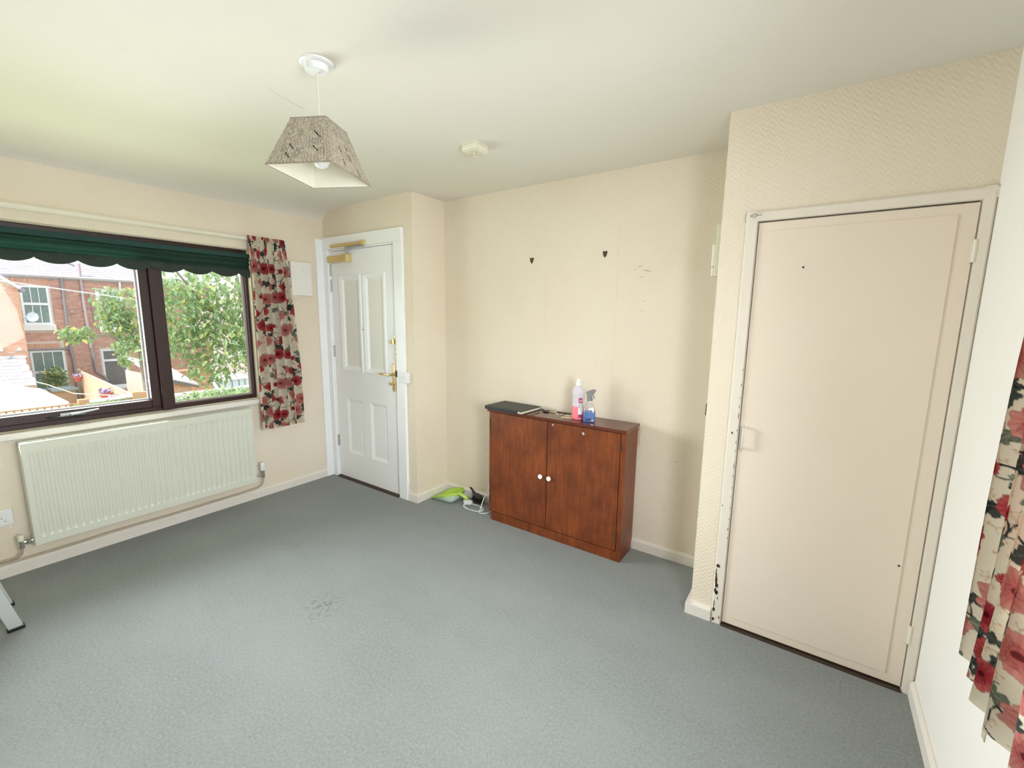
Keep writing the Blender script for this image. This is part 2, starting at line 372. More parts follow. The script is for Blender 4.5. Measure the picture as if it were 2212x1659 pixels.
# latch knob and security chain
kb = MB().lathe([(.016,0),(.016,.004),(.009,.006),(.009,.014),(.014,.018),(.014,.026),(.010,.029)], 20, M=Matrix.Translation((-2.700, yf, 1.255)) @ Matrix.Rotation(R(90),4,'X'))
kb.box(-2.690, -2.667, yf-.022, yf, 1.236, 1.274); kb.build('latch_knob', M_brass, d1, smooth=True)
ch = MB().box(-2.652, -2.634, yf-.032, yf-.012, 1.292, 1.306).build('chain_anchor', M_brass, d1, bevel=.002)
lk = []
for i in range(20):
    g = 2*math.pi*i/20; lk.append((.0062*math.cos(g), 0, .0105*math.sin(g)))
lkm = MB().tube(lk, .0017, 6, closed=True).mesh('chain_link'); lkm.materials.append(M_brass); shade(lkm, 80)
for i in range(15):
    inst('chain_link', lkm, (-2.641 + .004*math.sin(i*.8), yf-.026, 1.286 - i*.0165), ch, rot=(R(8)*math.sin(i), 0, R(90)*(i % 2)+R(20)))
MB().box(-2.648, -2.634, yf-.034, yf-.018, .985, 1.035).build('chain_end', M_black, ch, bevel=.003)
# closer
cb = MB().box(-3.440, -3.215, yf-.050, yf, 1.884, 1.938).build('closer_body', M_brassd, d1, bevel=.004)
MB().box(-3.213, -3.172, yf-.054, yf, 1.880, 1.942).build('closer_cap', M_brass, cb, bevel=.005)
MB().tube([(-3.195,yf-.03,1.942),(-3.195,yf-.03,1.985)], .010, 12).build('closer_spindle', M_steel, cb)
am = MB().box(-3.20, -2.985, yf-.042, yf-.022, 1.985, 1.996, ).build('closer_arm', M_steel, cb)
MB().box(-3.392, -2.985, yf-.052, yf-.020, 2.002, 2.026).build('closer_track', M_brassd, cb, bevel=.003)
MB().box(-2.985, -2.948, yf-.055, yf-.018, 1.994, 2.032).build('closer_track_end', M_brass, cb, bevel=.006)
for z0, z1 in ((1.60,1.76), (.22,.38)):
    MB().box(D1[1]-.001, D1[1]+.005, yf-.0005, yf+.02, z0, z1).build('intumescent_strip', plain('strip_grey', (.33,.33,.35), .5), d1)
# frame of the front door
t1 = MB()
t1.box(XL, XL+.020, 2.190, Y1, 0, 2.083)                        # board on the window wall
t1.box(XL+.020, D1[0]-.012, Y1-.022, Y1+.004, 0, 2.083)         # left jamb
t1.box(D1[1]+.012, -2.552, Y1-.022, Y1+.004, 0, 1.995)          # right jamb
t1.box(XL+.020, -2.552, Y1-.026, Y1+.004, 1.995, 2.092)         # head
t1.box(D1[0]-.012, D1[0]-.003, Y1-.006, Y1+.05, 0, 1.995); t1.box(D1[1]+.003, D1[1]+.012, Y1-.006, Y1+.05, 0, 1.995); t1.box(D1[0]-.012, D1[1]+.012, Y1-.006, Y1+.05, D1[2]+.003, 1.995)
t1.box(D1[0]-.012, D1[1]+.012, Y1+.05, Y1+.12, 0, 1.995)       # stop and dark landing side
struct(t1, 'trim_2', M_white, 'white painted frame around the panelled front door', 'door frame', bevel=.0025)
struct(MB().prism([(Y1-.030,0),(Y1-.030,.004),(Y1-.012,.011),(Y1+.05,.011),(Y1+.05,0)], 'x', D1[0]-.003, D1[1]+.003), 'trim_3', M_darkwood, 'worn dark threshold strip under the white front door', 'threshold')

# ------------------------------------------------------------------ cupboard door
d2 = thing('door_2', 'plain cream cupboard door with a clear plastic pull handle', 'door', ((D2[0]+D2[1])/2, Y3, 0), kind='structure')
y2f = Y3 - .006
MB().box(D2[0]+.003, D2[1]-.002, y2f, y2f+.036, .014, D2[2]-.005).build('door_leaf', M_cream, d2, bevel=.002)
MB().box(D2[0]+.036, D2[1]-.052, y2f-.0035, y2f, .052, D2[2]-.040).build('door_panel', M_cream, d2, bevel=.0015)
for z in (1.70, .25):
    h = MB().box(D2[1]-.010, D2[1]+.012, y2f-.006, y2f+.002, z-.038, z+.038)
    h.tube([(D2[1], y2f-.007, z-.038), (D2[1], y2f-.007, z+.038)], .006, 10); h.build('hinge', M_creamt, d2, smooth=True)
M_clear = plain('clear_acrylic', (.86,.84,.80), .08, var=.01)
M_clear.node_tree.nodes['Principled BSDF'].inputs['Transmission Weight'].default_value = .25
hn = MB().tube([(-.228,y2f,.886),(-.228,y2f-.022,.886),(-.228,y2f-.030,.894),(-.228,y2f-.030,.975),(-.228,y2f-.022,.983),(-.228,y2f,.983)], .0055, 10)
hn.build('pull_handle', M_clear, d2, smooth=70)
for x, z in ((-.073,1.671), (.349,.518)):
    MB().lathe([(.0042,0),(.003,.003)], 10, M=Matrix.Translation((x, y2f-.0035, z)) @ Matrix.Rotation(R(90),4,'X')).build('screw_head', M_chip, d2)
t4 = MB()
ax0, az1 = -.295, 1.908
def arch(mb, x0, x1, z0, z1): mb.box(x0, x1, Y3-.016, Y3+.002, z0, z1)
t4.prism([(ax0,Y3+.002),(ax0,Y3-.010),(ax0+.008,Y3-.018),(D2[0]-.004,Y3-.016),(D2[0]-.002,Y3-.004),(D2[0]-.002,Y3+.002)], 'z', 0, az1)
t4.prism([(D2[1]+.002,Y3+.002),(D2[1]+.002,Y3-.004),(D2[1]+.004,Y3-.016),(XR-.008,Y3-.018),(XR,Y3-.010),(XR,Y3+.002)], 'z', 0, az1)
t4.prism([(Y3+.002,D2[2]+.0005),(Y3-.012,D2[2]+.001),(Y3-.016,D2[2]+.004),(Y3-.018,az1-.008),(Y3-.010,az1),(Y3+.002,az1)], 'x', ax0, XR)
t4.box(D2[0]-.004, D2[0]+.0, Y3, Y3+.06, 0, D2[2]+.004); t4.box(D2[1], D2[1]+.004, Y3, Y3+.06, 0, D2[2]+.004)
t4.box(D2[0], D2[1], Y3+.034, Y3+.06, 0, D2[2]+.004)
t4o = struct(t4, 'trim_4', M_creamt, 'cream chipped architrave around the plain cupboard door', 'door frame')
def chip(x, z, w, h, seed):
    r_ = random.Random(seed); n = 9
    pl = [(x + w*.5*math.cos(2*math.pi*k/n)*r_.uniform(.5,1.1), z + h*.5*math.sin(2*math.pi*k/n)*r_.uniform(.6,1.1)) for k in range(n)]
    MB().prism(pl, 'y', Y3-.0186, Y3-.0165).build('paint_chip', M_chip, t4o)
for i, (x, z, w, h) in enumerate([(-.281,.298,.018,.022),(-.287,.262,.006,.05),(-.284,.226,.011,.075),(-.279,.196,.016,.03),(-.283,.168,.014,.034),(-.277,.158,.014,.025),(-.272,.132,.005,.012),(-.285,.10,.006,.05),(-.283,.069,.016,.028),(-.283,.018,.016,.022),(-.258,.035,.004,.02),(-.274,.951,.008,.014),(-.286,.60,.004,.012)]):
    chip(x, z, w, h, i)
for i in range(16):
    z = .45 + i*.052 + random.uniform(-.015,.015)
    chip(D2[0]-.006, z, .0025, random.uniform(.006,.03), 40+i)
struct(MB().prism([(Y3-.024,0),(Y3-.024,.003),(Y3-.012,.006),(Y3+.03,.006),(Y3+.03,0)], 'x', D2[0]+.001, D2[1]-.001), 'trim_5', M_darkwood, 'dark brown threshold strip under the cupboard door', 'threshold')
# little wire hook on the architrave corner
hk = MB().tube([(-.262 + .010*math.cos(t*.5)*(1-.03*t), Y3-.024-.001*t, 1.887+.010*math.sin(t*.5)) for t in range(13)] + [(-.247,Y3-.03,1.889),(-.240,Y3-.03,1.886),(-.236,Y3-.028,1.891)], .0016, 6)
hk.tube([(-.262,Y3-.016,1.887),(-.258,Y3-.026,1.888)], .0016, 6)
hk.tube([(-.276,Y3-.016,1.889),(-.276,Y3-.022,1.889)], .004, 8)
tag(hk.build('wire_hook', M_steel, origin=(-.262,Y3-.02,1.88), smooth=True), 'small bent wire hook on the top left corner of the cupboard frame', 'hook')
# ------------------------------------------------------------------ left window
w1 = thing('window_1', 'wide dark mahogany framed window with a fixed and an opening pane', 'window', (XL-.06, .52, W1[2]), kind='structure')
xo, xi = XL-.115, XL-.045          # outer frame depth
y0, y1_, z0, z1 = W1
fr = MB()
fr.box(xo, xi, y0+.035, y1_-.022, z0, z0+.030); fr.box(xo, xi, y0+.035, y1_-.022, z1-.045, z1); fr.box(xo, xi, y0, y0+.035, z0, z1); fr.box(xo, xi, y1_-.022, y1_, z0, z1)
fr.build('window_frame', M_mahog, w1, bevel=.003)
MB().box(xo, xi+.032, 1.042, 1.112, z0+.010, 1.875).build('mullion', M_mahog, w1, bevel=.003)
MB().box(xo, xi+.032, -.10, -.03, z0+.010, 1.875).build('mullion', M_mahog, w1, bevel=.003)
sa = MB(); s0, s1, t0, t1_ = -.03, 1.042, z0+.030, z1-.045      # opening sash
for a in ((s0+.05,s1-.05,t0,t0+.050),(s0+.05,s1-.05,t1_-.05,t1_),(s0,s0+.05,t0,t1_),(s1-.05,s1,t0,t1_)): sa.box(xo+.006, xi+.008, a[0],a[1],a[2],a[3])
so = sa.build('sash_frame', M_mahog, w1, bevel=.004)
gk = MB()
for a in ((s0+.058,s1-.058,t0+.050,t0+.058),(s0+.058,s1-.058,t1_-.058,t1_-.05),(s1-.058,s1-.05,t0+.05,t1_-.05),(s0+.05,s0+.058,t0+.05,t1_-.05)): gk.box(xo+.02, xo+.032, a[0],a[1],a[2],a[3])
gk.build('glazing_bead', plain('grey_gasket', (.62,.60,.55), .5), so)
MB().box(xo+.024, xo+.028, s0+.05, s1-.05, t0+.05, t1_-.05).build('window_pane', M_glass, so)
MB().box(xo+.024, xo+.028, 1.112, y1_-.022, z0+.030, z1-.045).build('window_pane', M_glass, w1)
MB().box(xo+.024, xo+.028, y0+.035, -.10, z0+.030, z1-.045).build('window_pane', M_glass, w1)
gb = MB(); gb.box(xo+.03, xo+.042, 1.112, y1_-.0221, z0+.0301, z0+.040); gb.box(xo+.03, xo+.042, y1_-.036, y1_-.022, z0+.040, z1-.05); gb.build('glazing_bead', plain('grey_pink_bead', (.42,.34,.33), .5), w1)
ha = MB().box(xi+.008, xi+.016, .555, .640, t0+.012, t0+.036); ha.tube([(xi+.016,.60,t0+.024),(xi+.034,.60,t0+.026),(xi+.040,.63,t0+.030),(xi+.040,.72,t0+.040)], [.007,.008,.007,.005], 10)
ha.build('window_handle', M_steel, so, smooth=50)
st = MB().tube([(xi+.012,.50,t0+.018),(xi+.03,.56,t0+.016),(xi+.03,.66,t0+.016)], .006, 8); st.build('casement_stay', M_black, so, smooth=True)
# sill, head board and curtain rail
sl = MB().prism([(xi-.002,z0+.001),(XL+.028,z0-.006),(XL+.034,z0-.012),(XL+.034,z0-.034),(XL+.028,z0-.04),(XL,z0-.04),(XL,z0-.001),(xi-.002,z0-.001)], 'y', y0+.001, y1_-.001)
sl.prism([(XL,z0-.001),(XL+.028,z0-.006),(XL+.034,z0-.012),(XL+.034,z0-.034),(XL+.028,z0-.04),(XL,z0-.04)], 'y', y1_-.001, y1_+.012)
struct(sl, 'trim_6', M_offw, 'off white painted window sill above the radiator', 'window sill')
struct(MB().box(XL, XL+.016, y0-.05, 1.70, z1+.004, 2.018), 'trim_7', plain('cream_head_board', (.76,.69,.55), .6, var=.04), 'cream board fixed across the head of the window', 'lintel board', bevel=.003)
rl = MB().prism([(XL+.016,1.985),(XL+.034,1.985),(XL+.046,1.993),(XL+.046,2.009),(XL+.036,2.019),(XL+.016,2.019)], 'y', y0-.05, 1.93)
tag(rl.build('curtain_rail', plain('cream_plastic_rail', (.80,.76,.64), .35), origin=(XL+.016,.6,2.0)), 'cream plastic curtain rail above the green scalloped blind', 'curtain rail')

# green scalloped blind
BLX = XL+.016
bl = thing('scalloped_blind', 'dark green pleated blind with scalloped hem drawn up in the window', 'blind', (BLX, .5, 1.73))
def green(name, c):
    m, nt, b = nm(name); n_ = noise(nt, mscale(nt, pos(nt), (1,1,6)), 60, 3)
    cc = mixc(nt, n_, tuple(x*.75 for x in c), tuple(x*1.2 for x in c)); nt.links.new(cc, b.inputs['Base Color']); b.inputs['Roughness'].default_value = .85
    t = nd(nt, 'ShaderNodeBsdfTranslucent', {0: cc}); mx = nd(nt, 'ShaderNodeMixShader', {0: .12, 1: b.outputs[0], 2: t.outputs[0]})
    nt.links.new(mx.outputs[0], nt.nodes['Material Output'].inputs[0]); return m
M_green = green('dark_green_fabric', (.008, .036, .024)); M_teal = green('teal_heading', (.020, .066, .058)); M_hem = green('grey_green_hem', (.032, .050, .040))
MB().box(BLX-.030, BLX-.006, y0+.01, y1_-.004, 1.862, 1.894).build('blind_heading', M_teal, bl, bevel=.004)
def blz(v): return 1.866 - v*.085
def pleats(u, v):
    y = y0+.01 + u*(y1_-.014-y0)
    return (BLX-.026 + .013*abs(math.sin(v*math.pi*2.5)) + .003*math.sin(y*23+v*4), y, blz(v) + .004*math.sin(y*9)*v)
MB().grid(pleats, 240, 26).build('blind_pleats', M_green, bl, smooth=80)
def hem(u, v):
    y = y0+.01 + u*(y1_-.014-y0); ph = ((y - .54)/.1735) % 1.0
    zb = 1.750 - .030*math.sin(math.pi*ph)**.75
    zt = 1.787
    return (BLX-.022 + .012*(1-v)*v*2 + .004*math.sin(y*31) + .002*math.sin(y*80), y, zt + (zb-zt)*v)
hm = MB().grid(hem, 400, 8).build('blind_hem', M_hem, bl, smooth=80)
sm = hm.modifiers.new('thick', 'SOLIDIFY'); sm.thickness = .0015

# ------------------------------------------------------------------ right window (beside the viewer)
w2 = thing('window_2', 'window in the right hand wall behind the floral curtain', 'window', (XR+.1, .56, W2[2]), kind='structure')
y0, y1_, z0, z1 = W2; xa, xb = XR+.10, XR+.17
fr = MB(); fr.box(xa,xb,y0+.05,y1_-.05,z0,z0+.05); fr.box(xa,xb,y0+.05,y1_-.05,z1-.05,z1); fr.box(xa,xb,y0,y0+.05,z0,z1); fr.box(xa,xb,y1_-.05,y1_,z0,z1); fr.build('window_frame', M_mahog, w2)
MB().box(xa+.03, xa+.034, y0+.05, y1_-.05, z0+.05, z1-.05).build('window_pane', M_glass, w2)
struct(MB().box(XR-.02, XR+.10, y0-.02, y1_+.02, z0-.03, z0), 'trim_8', M_offw, 'painted sill of the right hand window', 'window sill')
tag(MB().prism([(XR,1.99),(XR-.03,1.99),(XR-.045,1.998),(XR-.045,2.012),(XR-.035,2.022),(XR,2.022)], 'y', -.30, 1.62).build('curtain_rail', bpy.data.materials['cream_plastic_rail'], origin=(XR,.6,2.0)), 'curtain rail over the right hand window', 'curtain rail')

# ------------------------------------------------------------------ floral curtains
def floral(seed, wm, hm_, res=.0016):
    """printed poppy pattern rasterised as colours per fabric point (metres)"""
    r_ = np.random.default_rng(seed); W_, H_ = int(wm/res), int(hm_/res)
    img = np.empty((H_, W_, 3)); img[:] = (.80, .73, .58)
    Yg, Xg = np.mgrid[0:H_, 0:W_]*res
    def region(cx, cy, rad):
        a, b_ = max(0, int((cx-rad)/res)), min(W_, int((cx+rad)/res)+1); c, d = max(0, int((cy-rad)/res)), min(H_, int((cy+rad)/res)+1)
        return (slice(c, d), slice(a, b_)) if b_ > a and d > c else None
    def paint(sl, mask, col, al=1.0):
        m = (np.clip(mask, 0, 1)*al)[..., None]; img[sl] = img[sl]*(1-m) + np.asarray(col)*m
    def stroke(pts, w, col, al=1.0):
        pts = np.array(pts)
        for k in range(len(pts)-1):
            n = max(2, int(np.linalg.norm(pts[k+1]-pts[k])/(res*1.2)))
            for t in np.linspace(0, 1, n):
                q = pts[k]*(1-t)+pts[k+1]*t; sl = region(q[0], q[1], w+2*res)
                if sl is None: continue
                d = np.hypot(Xg[sl]-q[0], Yg[sl]-q[1]); paint(sl, (w-d)/res+.5, col, al)
    def leaf(cx, cy, ang, L, col, vein):
        sl = region(cx, cy, L)
        if sl is None: return
        dx, dy = Xg[sl]-cx, Yg[sl]-cy; a = dx*np.cos(ang)+dy*np.sin(ang); b_ = -dx*np.sin(ang)+dy*np.cos(ang)
        t = np.clip(a/L, 0, 1); half = L*.30*np.sin(np.pi*t)**.6*(.50+.50*np.abs(np.sin(t*np.pi*3.6+.5)))
        m = np.where((a > 0) & (a < L), (half-np.abs(b_ - .15*L*t*t))/res, -1); paint(sl, m, col, .95)
        v = np.where((a > 0) & (a < L*.95) & (m > 0), (.0012-np.abs(b_ - .15*L*t*t))/res+.6, 0); paint(sl, v, vein, .8)
        v2 = np.where(m > .5, np.clip(np.sin((a - np.abs(b_)*.9)*420)-.75, 0, 1)*2.5, 0); paint(sl, v2, vein, .5)
    def poppy(cx, cy, rad, ang, dark, mid, light):
        for k in (0, 2, 1, 3):
            pa = ang + k*np.pi/2 + .3*r_.normal(); px, py = cx+.42*rad*np.cos(pa), cy+.42*rad*np.sin(pa)
            sl = region(px, py, rad)
            if sl is None: continue
            dx, dy = Xg[sl]-px, Yg[sl]-py; th = np.arctan2(dy, dx)-pa; rr = np.hypot(dx, dy)
            edge = rad*(.66 + .07*np.cos(3*th+k) + .05*np.cos(7*th+2*k)); m = (edge-rr)/res
            dc = np.hypot(Xg[sl]-cx, Yg[sl]-cy)/rad
            f = np.clip(1.15-dc + .25*np.sin(np.arctan2(Yg[sl]-cy, Xg[sl]-cx)*16+k) * (dc > .2), 0, 1)[..., None]
            col = np.array(light)*(1-f)+np.array(mid)*f
            if k % 2: col = col*.82
            paint(sl, m, col, .96)
            paint(sl, np.where((m > 0), (1.4-np.abs(m)), 0), np.array(dark)*.8, .6)
        sl = region(cx, cy, rad*.3)
        if sl is not None: paint(sl, (rad*.20-np.hypot(Xg[sl]-cx, Yg[sl]-cy))/res, np.array(dark)*.35, .9)
    slate = (.020, .030, .028); slatev = (.12, .15, .13); sage = (.13, .16, .12); sagev = (.34, .36, .27)
    red = ((.16,.006,.016), (.38,.020,.035), (.58,.10,.10)); pink = ((.34,.035,.045), (.55,.13,.12), (.68,.30,.25))
    for _ in range(int(wm*hm_*330)):   # tan sprigs
        x, y = r_.uniform(0, wm), r_.uniform(0, hm_)
        for k in range(7):
            a = r_.uniform(0, 6.28); stroke([(x, y), (x+.013*np.cos(a), y+.013*np.sin(a))], .0011, (.52,.37,.24), .7)
            sl = region(x+.013*np.cos(a), y+.013*np.sin(a), .004)
            if sl is not None: paint(sl, (.0028-np.hypot(Xg[sl]-x-.013*np.cos(a), Yg[sl]-y-.013*np.sin(a)))/res, (.62,.40,.26), .7)
    step = .112; cells = [(i, j) for j in range(-1, int(hm_/step)+2) for i in range(-1, int(wm/step)+2)]
    pts = [((i+.5*(j % 2)+r_.uniform(-.22,.22))*step, (j+r_.uniform(-.22,.22))*step, r_.uniform(0, 6.28), (i*2+j*3) % 5) for i, j in cells]
    for x, y, a, k in pts:             # stems
        b_ = a+1.2; P_ = [np.array([x, y]) + t*.085*np.array([np.cos(b_+t*1.6), np.sin(b_+t*1.6)]) for t in np.linspace(0, 1, 9)]
        stroke(P_, .0024, slate, .95)
        Q_ = [np.array([x, y]) + t*.075*np.array([np.cos(b_+2.6-t*2.2), np.sin(b_+2.6-t*2.2)]) for t in np.linspace(0, 1, 8)]
        stroke(Q_, .0019, slate, .9)
        stroke([Q_[5], Q_[5]+np.array([.02*np.cos(b_+5), .02*np.sin(b_+5)])], .0017, slate, .9)
        stroke([P_[-1], P_[-1]+np.array([.012*np.cos(b_+4), .012*np.sin(b_+4)])], .0018, slate, .9)
    for x, y, a, k in pts:
        if k in (0, 3): leaf(x+.035*np.cos(a+2), y+.035*np.sin(a+2), a+2, .078, slate, slatev); leaf(x+.02*np.cos(a+3.4), y+.02*np.sin(a+3.4), a+3.4, .062, slate, slatev)
        if k in (1, 4): leaf(x+.03*np.cos(a+2.5), y+.03*np.sin(a+2.5), a+2.5, .066, sage, sagev)
        if k == 2: leaf(x+.03*np.cos(a+4), y+.03*np.sin(a+4), a+4, .060, slate, slatev)
    for x, y, a, k in pts:
        if k == 0: poppy(x, y, .042, a, *red)
        elif k in (1, 3): poppy(x, y, .046, a, *pink)
        elif k == 2: poppy(x, y, .035, a, *red)
        else: poppy(x, y, .018, a, *red)
    return img
def curtain(name, label, fn, nu, nv, fabw, fabh, img, res=.0016, off=(0,0), origin=(0,0,0)):
    mb = MB().grid(fn, nu, nv); o = mb.build(name, None, origin=origin, recalc=False); me = o.data
    me.polygons.foreach_set('use_smooth', [True]*len(me.polygons))
    ca = me.color_attributes.new('print', 'FLOAT_COLOR', 'POINT')
    j, i = np.mgrid[0:nv+1, 0:nu+1]
    px = np.clip(((i/nu)*fabw+off[0])/res, 0, img.shape[1]-1).astype(int) % img.shape[1]; py = np.clip(((j/nv)*fabh+off[1])/res, 0, img.shape[0]-1).astype(int) % img.shape[0]
    cc = np.ones(((nv+1)*(nu+1), 4), dtype=np.float32); cc[:, :3] = img[py, px].reshape(-1, 3)
    ca.data.foreach_set('color', cc.ravel()); me.materials.append(M_curtain)
    return tag(o, label, 'curtain')
M_curtain = vcol_mat('floral_curtain_cloth', .85, .22)
img = floral(11, 1.2, 1.5)
def cl(u, v):
    # left curtain: pencil pleats at the top, five soft folds below
    zt, zb = 2.022, .556
    z = zt + (zb-zt)*v
    yl, yr = 1.626, 1.905 + .052*min(1, v*1.4)
    fold = min(1, v/.16)
    ph = 2*math.pi*5.2*u + .5*math.sin(v*3.1) + .4
    pl = 2*math.pi*24*u
    amp = .030*(.35+.65*fold)
    x = XL + .066 + amp*math.sin(ph)*fold + .006*math.sin(pl)*(1-fold) + .008*math.sin(ph*.5+v*5)
    y = yl + (yr-yl)*u + .010*math.cos(ph)*fold*math.sin(math.pi*u)
    return (x, y, z + .006*math.sin(ph)*v)
curtain('floral_curtain', 'short red floral curtain hanging at the right of the wide window', cl, 260, 620, .62, 1.46, img, origin=(XL+.07,1.77,.556))
def cr(u, v):
    zt, zb = 2.02, .652
    z = zt + (zb-zt)*v
    yl, yr = 1.27 + .155*v, .93 + .10*v
    fold = min(1, v/.16)
    ph = 2*math.pi*4.6*u + .55*math.sin(v*2.3+1) + .9
    x = XR - .066 - .030*math.sin(ph)*fold - .006*math.sin(2*math.pi*22*u)*(1-fold) - .010*math.sin(u*7+v*4)*v
    y = yl + (yr-yl)*u - .014*math.cos(ph)*fold
    return (x, y, z + .012*math.sin(ph+.6)*v*v)
rc = curtain('floral_curtain', 'red floral curtain hanging on the right wall beside the cupboard door', cr, 330, 620, .72, 1.42, floral(23, 1.0, 1.5), origin=(XR-.07,1.22,.60))
MB().box(XR-.058, XR-.056, 1.285, 1.305, .545, .66).build('lining_tape', plain('beige_tape', (.50,.42,.33), .8), rc)
# ------------------------------------------------------------------ radiator
ra = thing('radiator', 'long white panel radiator mounted under the window', 'radiator', (XL, .95, .17))
ry0, ry1, rz0, rz1, rx = .363, 1.541, .172, .748, XL+.118
NF = 35
def rfront(u, v):
    y = ry0+.004 + u*(ry1-ry0-.008); z = rz0 + v*(rz1-rz0)
    s = (u*(NF+1.0)) % 1.0; e = min(1, max(0, (z-rz0-.040)/.012), ) * min(1, max(0, (rz1-.040-z)/.012))
    inside = 1.0 if .5/(NF+1) < u < 1-.5/(NF+1) else 0
    g = 1/(1+math.exp(-(abs(s-.5)-.27)*34))
    return (rx - .0065*g*e*inside, y, z)
zs = [0,.02,.055,.062,.070,.08,.091,.12,.3,.5,.7,.88,.909,.92,.930,.938,.945,.98,1]
mb = MB(); nu = (NF+1)*9
vs = [rfront(i/nu, zv) for zv in zs for i in range(nu+1)]
mb.add(vs, [(j*(nu+1)+i, j*(nu+1)+i+1, (j+1)*(nu+1)+i+1, (j+1)*(nu+1)+i) for j in range(len(zs)-1) for i in range(nu)])
mb.build('front_panel', M_rad, ra, smooth=50)
MB().box(XL+.030, XL+.042, ry0+.01, ry1-.01, rz0+.004, rz1-.006).build('rear_panel', M_rad, ra)
MB().box(XL+.030, rx-.001, ry0, ry0+.006, rz0, rz1+.002).build('side_panel', M_rad, ra, bevel=.002)
MB().box(XL+.030, rx-.001, ry1-.006, ry1, rz0, rz1+.002).build('side_panel', M_rad, ra, bevel=.002)
tg = MB(); tg.box(rx-.014, rx+.001, ry0, ry1, rz1-.006, rz1+.003); tg.box(XL+.028, XL+.040, ry0, ry1, rz1-.006, rz1+.003)
n = 98
for i in range(n): 
    y = ry0+.03 + (ry1-ry0-.06)*i/(n-1); tg.box(XL+.040, rx-.014, y-.0035, y+.0035, rz1-.004, rz1+.001)
tg.box(XL+.04, rx-.014, ry0, ry0+.03, rz1-.006, rz1+.002); tg.box(XL+.04, rx-.014, ry1-.03, ry1, rz1-.006, rz1+.002)
tg.build('top_grille', M_rad, ra)
fins = MB()
for i in range(36): 
    y = ry0+.03 + (ry1-ry0-.06)*i/35; fins.box(XL+.045, rx-.012, y-.001, y+.001, rz0+.03, rz1-.03)
fins.build('convector_fins', M_steel, ra)
for y in (ry0+.2, ry1-.2): MB().box(XL, XL+.03, y-.02, y+.02, rz0+.05, rz1-.05).build('bracket', M_offw, ra)
vx = XL+.072
tv = MB().tube([(vx,ry1-.004,.205),(vx,1.606,.205)], .010, 12); tv.tube([(vx,1.606,.178),(vx,1.606,.240)], [.013,.013], 14); tv.build('valve_body', M_chrome, ra, smooth=50)
th = MB().lathe([(.017,0),(.019,.006),(.020,.030),(.019,.034),(.020,.038),(.019,.058),(.014,.064)], 18, (vx,1.606,.238)).build('thermostat_head', M_plastic, ra, smooth=50)
lb = MB().tube([(vx,ry0+.004,.195),(vx,.318,.195)], .009, 12); lb.tube([(vx,.318,.165),(vx,.318,.212)], .012, 14); lb.tube([(vx,.345,.180),(vx,.345,.212)], .0125, 8); lb.build('lockshield_valve', M_chrome, ra, smooth=50)
MB().lathe([(.014,0),(.0145,.028),(.012,.032)], 16, (vx,.318,.207)).build('lockshield_cap', M_plastic_y, ra, smooth=50)
pp = [(vx,1.606,.178),(vx,1.603,.14),(vx-.012,1.590,.112),(vx-.030,1.560,.095),(XL+.020,1.50,.086)] + [(XL+.016+.002*math.sin(k), 1.45-k*.15, .082+.002*math.sin(k*1.7)) for k in range(20)]
MB().tube(pp, .0062, 8).build('heating_pipe', M_copper, ra, smooth=80)
MB().tube([(vx,.318,.165),(vx-.003,.312,.13),(vx-.02,.295,.108),(XL+.020,.26,.100),(XL+.017,.1,.098),(XL+.017,-.9,.098)], .0062, 8).build('heating_pipe', M_copper, ra, smooth=80)

# ------------------------------------------------------------------ double socket by the radiator
so_ = thing('wall_socket', 'white double power socket low on the wall left of the radiator', 'socket', (XL, .235, .338))
MB().box(XL, XL+.012, .162, .310, .294, .383).build('face_plate', M_plastic, so_, bevel=.004)
for y in (.205, .268): 
    MB().box(XL+.012, XL+.016, y-.008, y+.008, .355, .373).build('rocker_switch', M_plastic, so_, bevel=.0015)
    for dy, dz in ((-.011,.318),(.011,.318),(0,.338)): MB().box(XL+.0115, XL+.0125, y+dy-.003, y+dy+.003, dz-.0015, dz+.0015).build('pin_slot', M_black, so_)
MB().box(XL+.001, XL+.004, .290, .300, .270, .294).build('cable', M_offw, so_)

# ------------------------------------------------------------------ white meter box
mbx = thing('meter_box', 'white square cover box on the wall behind the left curtain', 'box', (XL, 2.0, 1.605))
MB().box(XL, XL+.052, 1.945, 2.120, 1.607, 1.874).build('box_cover', M_offw, mbx, bevel=.003)
MB().lathe([(.004,0),(.003,.002)], 10, M=Matrix.Translation((XL+.052,2.045,1.80)) @ Matrix.Rotation(R(90),4,'Y')).build('screw', M_brassd, mbx)
MB().box(XL, XL+.03, 1.95, 2.01, 1.592, 1.607).build('box_tray', M_plastic_y, mbx)

# ------------------------------------------------------------------ step ladder at the left edge
sld = thing('step_ladder', 'silver step ladder with black rubber feet at the left edge', 'ladder', (-3.04, .1, 0))
def rail(x0, x1, ya, yb, z1, lean, dep):
    mb = MB(); mb.add([(x0,ya,.012),(x1,ya,.012),(x1,ya+dep,.012),(x0,ya+dep,.012),(x0,ya-lean*z1,z1),(x1,ya-lean*z1,z1),(x1,ya+dep-lean*z1,z1),(x0,ya+dep-lean*z1,z1)], [(3,2,1,0),(4,5,6,7),(0,1,5,4),(1,2,6,5),(2,3,7,6),(3,0,4,7)])
    return mb
for x in (-2.925, -3.195):
    rail(x, x+.026, .182, 0, 1.0, .225, .048).build('rail', M_silver, sld, bevel=.003)
    MB().box(x-.002, x+.028, .178, .234, 0, .018).build('rubber_foot', M_black, sld, bevel=.003)
    rail(x+.004, x+.022, -.62, 0, 1.0, -.55, .026).build('rear_rail', M_silver, sld, bevel=.002)
    MB().box(x+.002, x+.024, -.624, -.590, 0, .016).build('rubber_foot', M_black, sld, bevel=.003)
